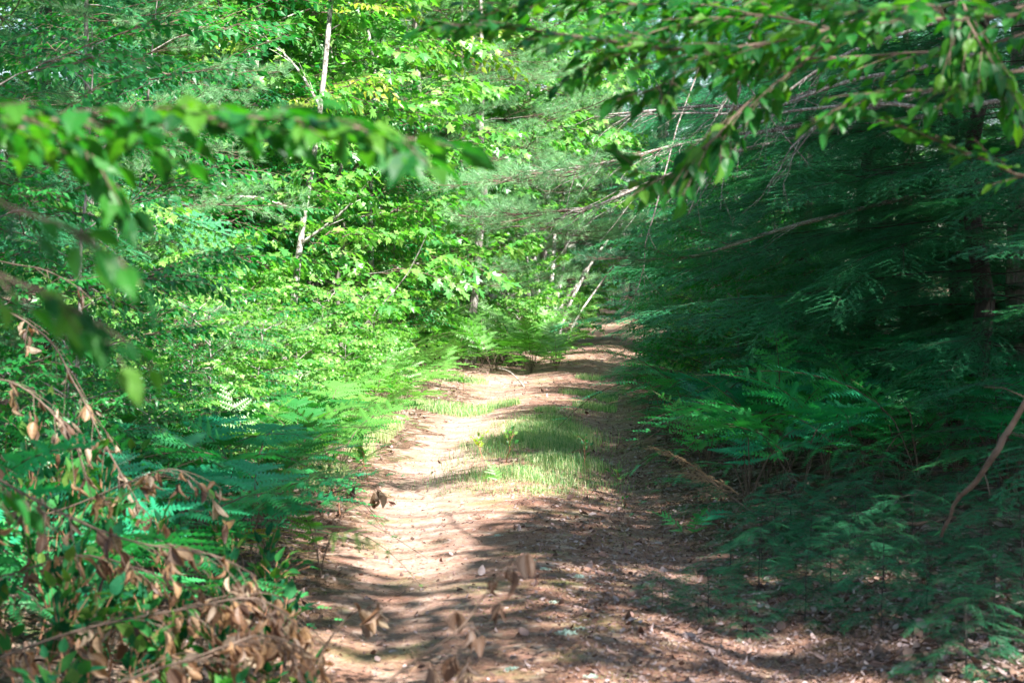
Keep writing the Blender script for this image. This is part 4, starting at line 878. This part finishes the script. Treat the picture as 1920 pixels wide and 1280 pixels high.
# green beech seedlings among the dead leaves
def seedling(x, y, h, n, tpl, size, lm, label, group=None, nm='beech_seedling'):
    e = thing(nm, label, 'seedling', (x, y, float(H(x, y))), 0, group); a = U(0, 6.28); d = dirv(a, 1.0)
    q = np.linspace(0, 1, 7)[:, None]; P = np.array([x, y, float(H(x, y))]) + q * h * np.array([d[0] * .5, d[1] * .5, 1]) + .01 * rng.standard_normal((7, 3)) * q
    wd, lf = leafy(P - np.array(e.location), .004, n, .7 * h * .6 + .08, tpl, size, size * .7, hang=.3, start=.3)
    put('stem', wd.mesh('stem', ['red_twig']), e); put('leaves', lf.mesh('leaves', [lm]), e); return e
for px, Y, h in [(60, 6.2, .55), (200, 5.9, .5), (330, 6.0, .45), (430, 6.3, .4), (-20, 6.8, .7), (120, 7.0, .75), (270, 6.9, .6), (400, 7.1, .5), (520, 6.9, .35), (30, 7.6, .9), (600, 6.4, .25), (160, 5.5, .4), (380, 5.5, .35), (240, 7.8, .8), (350, 8.2, .6), (450, 8.4, .5), (80, 5.7, .3), (300, 5.6, .28), (-40, 6.2, .5), (200, 6.6, .45), (340, 6.6, .4), (480, 6.5, .28), (90, 8.4, .7), (180, 8.8, .6), (290, 9, .5), (560, 7.2, .3), (20, 9.4, .8), (-10, 5.6, .45), (150, 6.2, .5), (270, 6.3, .45), (385, 6.2, .38), (110, 6.6, .6), (230, 7.3, .65), (470, 7.6, .42), (330, 7.6, .55), (60, 7.2, .75), (500, 8.0, .4), (140, 8.2, .7), (410, 5.8, .3), (510, 5.9, .22), (30, 6.4, .6)]:
    seedling((px - 960) / F * Y, Y, h * .8, 15, BEECH, .072, 'seedling', 'dark green beech seedling ' + ('at the bottom edge' if Y < 6 else 'among the dry leaves' if Y < 6.7 else 'behind the dry leaves' if Y < 7.5 else 'below the shaded ferns') + (', by the left border' if px < 90 else ', left of the bright twig' if px > 420 else ', left of the lowest branch tips' if px > 250 else ', under the grey fallen branch'), 'beech seedlings at the lower left')
for px, py_g, h, n, tpl, sz, lm, lab in [(948, 870, .2, 4, MAPLE, .045, 'maple', 'oak seedling with a yellow leaf in the middle of the grass strip'), (905, 862, .15, 3, MAPLE, .045, 'yellow', 'small yellow green seedling at the left edge of the grass'),
                                      (1095, 885, .22, 5, BEECH_LO, .05, 'beech', 'small leafy seedling at the right end of the grass strip'), (640, 975, .3, 6, BEECH, .07, 'beech', 'green seedling leaning over the sand at the left'),
                                      (690, 905, .25, 6, MAPLE, .08, 'maple', 'bright seedling at the left edge of the sand patch'), (735, 800, .3, 6, MAPLE, .08, 'maple', 'sunlit seedling at the tip of the fern bank'),
                                      (1160, 905, .05, 3, MAPLE, .05, 'maple', 'tiny green seedling in the right wheel track'), (1175, 955, .05, 3, BEECH_LO, .05, 'beech', 'tiny dark seedling at the right of the path'), (870, 730, .12, 3, MAPLE, .08, 'maple', 'yellow green sprout beside the pale sand track')]:
    p = onground(px, py_g); seedling(p[0], p[1], h, n, tpl, sz, lm, lab, None, 'tree_seedling')

# fallen dry hemlock bough and other sticks at the right
p = onground(1500, 1010); e = thing('fallen_hemlock_branch', 'fallen hemlock branch with dry tan sprays lying beside the path', 'branch', p)
g = G(); g.tube([[0, 0, .02], [-.25, .25, .12], [-.5, .6, .3]], .012, .006, 6, 0); put('stem', g.mesh('stem', ['twig']), e)
for i, (dx, dy, dz, az_, el_, s, mt) in enumerate([(-.4, .5, .22, 2.6, .9, .4, 'dry'), (-.3, .4, .18, 2.9, .6, .4, 'hemlock'), (-.2, .3, .15, 3.3, .25, .5, 'hemlock'), (-.1, .1, .12, 2.7, .2, .5, 'hemlock'), (-.3, .3, .2, 2.3, .6, .4, 'dry'), (.1, 0, .1, 3.2, .1, .5, 'hemlock'), (.3, -.1, .1, 3.0, .12, .55, 'hemlock'), (.1, .2, .15, 2.2, .3, .45, 'hemlock')]):
    g = G(); g.instg(MOD['hemlock'][i % 3], [frames(dirv(az_, el_), [0, 0, 1.]) * s], [[dx, dy, dz]]); put('spray', g.mesh('spray', ['red_twig' if mt == 'dry' else 'dark_bark', mt]), e)
for pts, r, lab, nm, mt in [([(1960, 700, 7.8), (1900, 790, 7.8), (1850, 875, 7.8), (1800, 935, 7.9), (1765, 1000, 8.0)], .015, 'curved brown branch leaning down at the right edge', 'leaning_branch', 'twig'),
                            ([(1385, 1118, 8.8), (1420, 1112, 8.8), (1460, 1104, 8.9), (1470, 1085, 8.9)], .006, 'pale forked stick on the litter at lower right', 'stick', 'dead_wood'),
                            ([(1600, 1110, 8.6), (1612, 1090, 8.6), (1620, 1072, 8.7)], .006, 'short pale upright stick between the lower right seedlings', 'stick', 'dead_wood'),
                            ([(975, 892, 14), (1010, 870, 14.6), (1060, 850, 15.2), (1105, 842, 15.6)], .005, 'thin reddish stem arching over the grass strip', 'stick', 'red_twig'),
                            ([(1660, 990, 9.6), (1780, 970, 9.8), (1850, 955, 10)], .01, 'dark stick lying under the right hemlocks', 'stick', 'twig')]:
    P = poly(pts, 16); P += .005 * rng.standard_normal(P.shape); g = G(); g.tube(P, np.linspace(r, r * .45, 16) * U(.8, 1.2, 16), None, 7, 0)
    for j in range(2, 15, 3): e_ = rng.standard_normal(3) * [1, 1, .6]; g.tube(np.array([P[j], P[j] + e_ * r * 4, P[j] + e_ * r * 7 + [0, 0, -r * 2]]), r * .22, r * .08, 4, 0)
    tag(put(nm, g.mesh(nm, [mt])), lab, 'stick')
g = G()
for _ in range(420):
    px = U(660, 900); p = at(px, U(420, 640), U(31, 35)); d = np.array([U(-1, 1), U(-.4, .4), U(-.3, 1)]); l = U(.4, 1.4); q = np.linspace(0, 1, 6)[:, None]
    g.tube(p + q * l * d + q * q * np.array([U(-.3, .3), 0, -U(0, .6)]) * l, .009, .003, 3, 0)
tag(put('dead_brushwood', g.mesh('dead_brushwood', ['dead_wood'])), 'tangle of bare grey twigs behind the sunlit maples', 'brushwood', kind='stuff')
# lichen clumps on the path
LC = []
for _ in range(3):
    g = G(); n = 170; a = U(0, 6.28, n); r = np.sqrt(rng.random(n)) * (1 + .35 * np.sin(3 * a + U(0, 6))); T = np.stack([r * np.cos(a), r * np.sin(a) * .8, (1 - np.clip(r, 0, 1) ** 2) * .45 * U(.4, 1, n)], -1)
    g.inst(LIT[1], frames(rng.standard_normal((n, 3)), rng.standard_normal((n, 3))) * .3, T, 0); LC.append(g.mesh('lichen_clump', ['lichen']))
for px, py_g, s, lab in [(1062, 1195, .055, 'largest pale mint lichen clump on the near path'), (1088, 1185, .035, 'lichen clump touching the largest one'), (1147, 1190, .022, 'small round lichen clump right of the largest'), (1030, 1164, .02, 'small lichen bit left of the yellow moss'),
                      (1022, 1072, .04, 'pale lichen with a green center in the middle of the path'), (1085, 1087, .045, 'wide lichen clump beside a grey leaf'), (1120, 1100, .03, 'lichen bit right of the wide clump'), (1040, 1135, .035, 'flat lichen streak near the hanging brown leaves'),
                      (960, 1262, .04, 'bluish lichen patch at the bottom of the path'), (1110, 1277, .04, 'whitish lichen clump cut by the bottom edge'), (1130, 1152, .02, 'tiny lichen dot near the dark seedling'), (900, 1212, .02, 'small lichen bit under the brown twig'), (1000, 1055, .03, 'faint lichen patch farther up the path'), (935, 1008, .035, 'faint bluish lichen in the shade streak')]:
    p = onground(px, py_g); o = put('lichen_clump', LC[rng.integers(0, 3)], None, p); o.scale = (s, s, s * .8); o.rotation_euler = (0, 0, U(0, 6)); tag(o, lab, 'lichen')
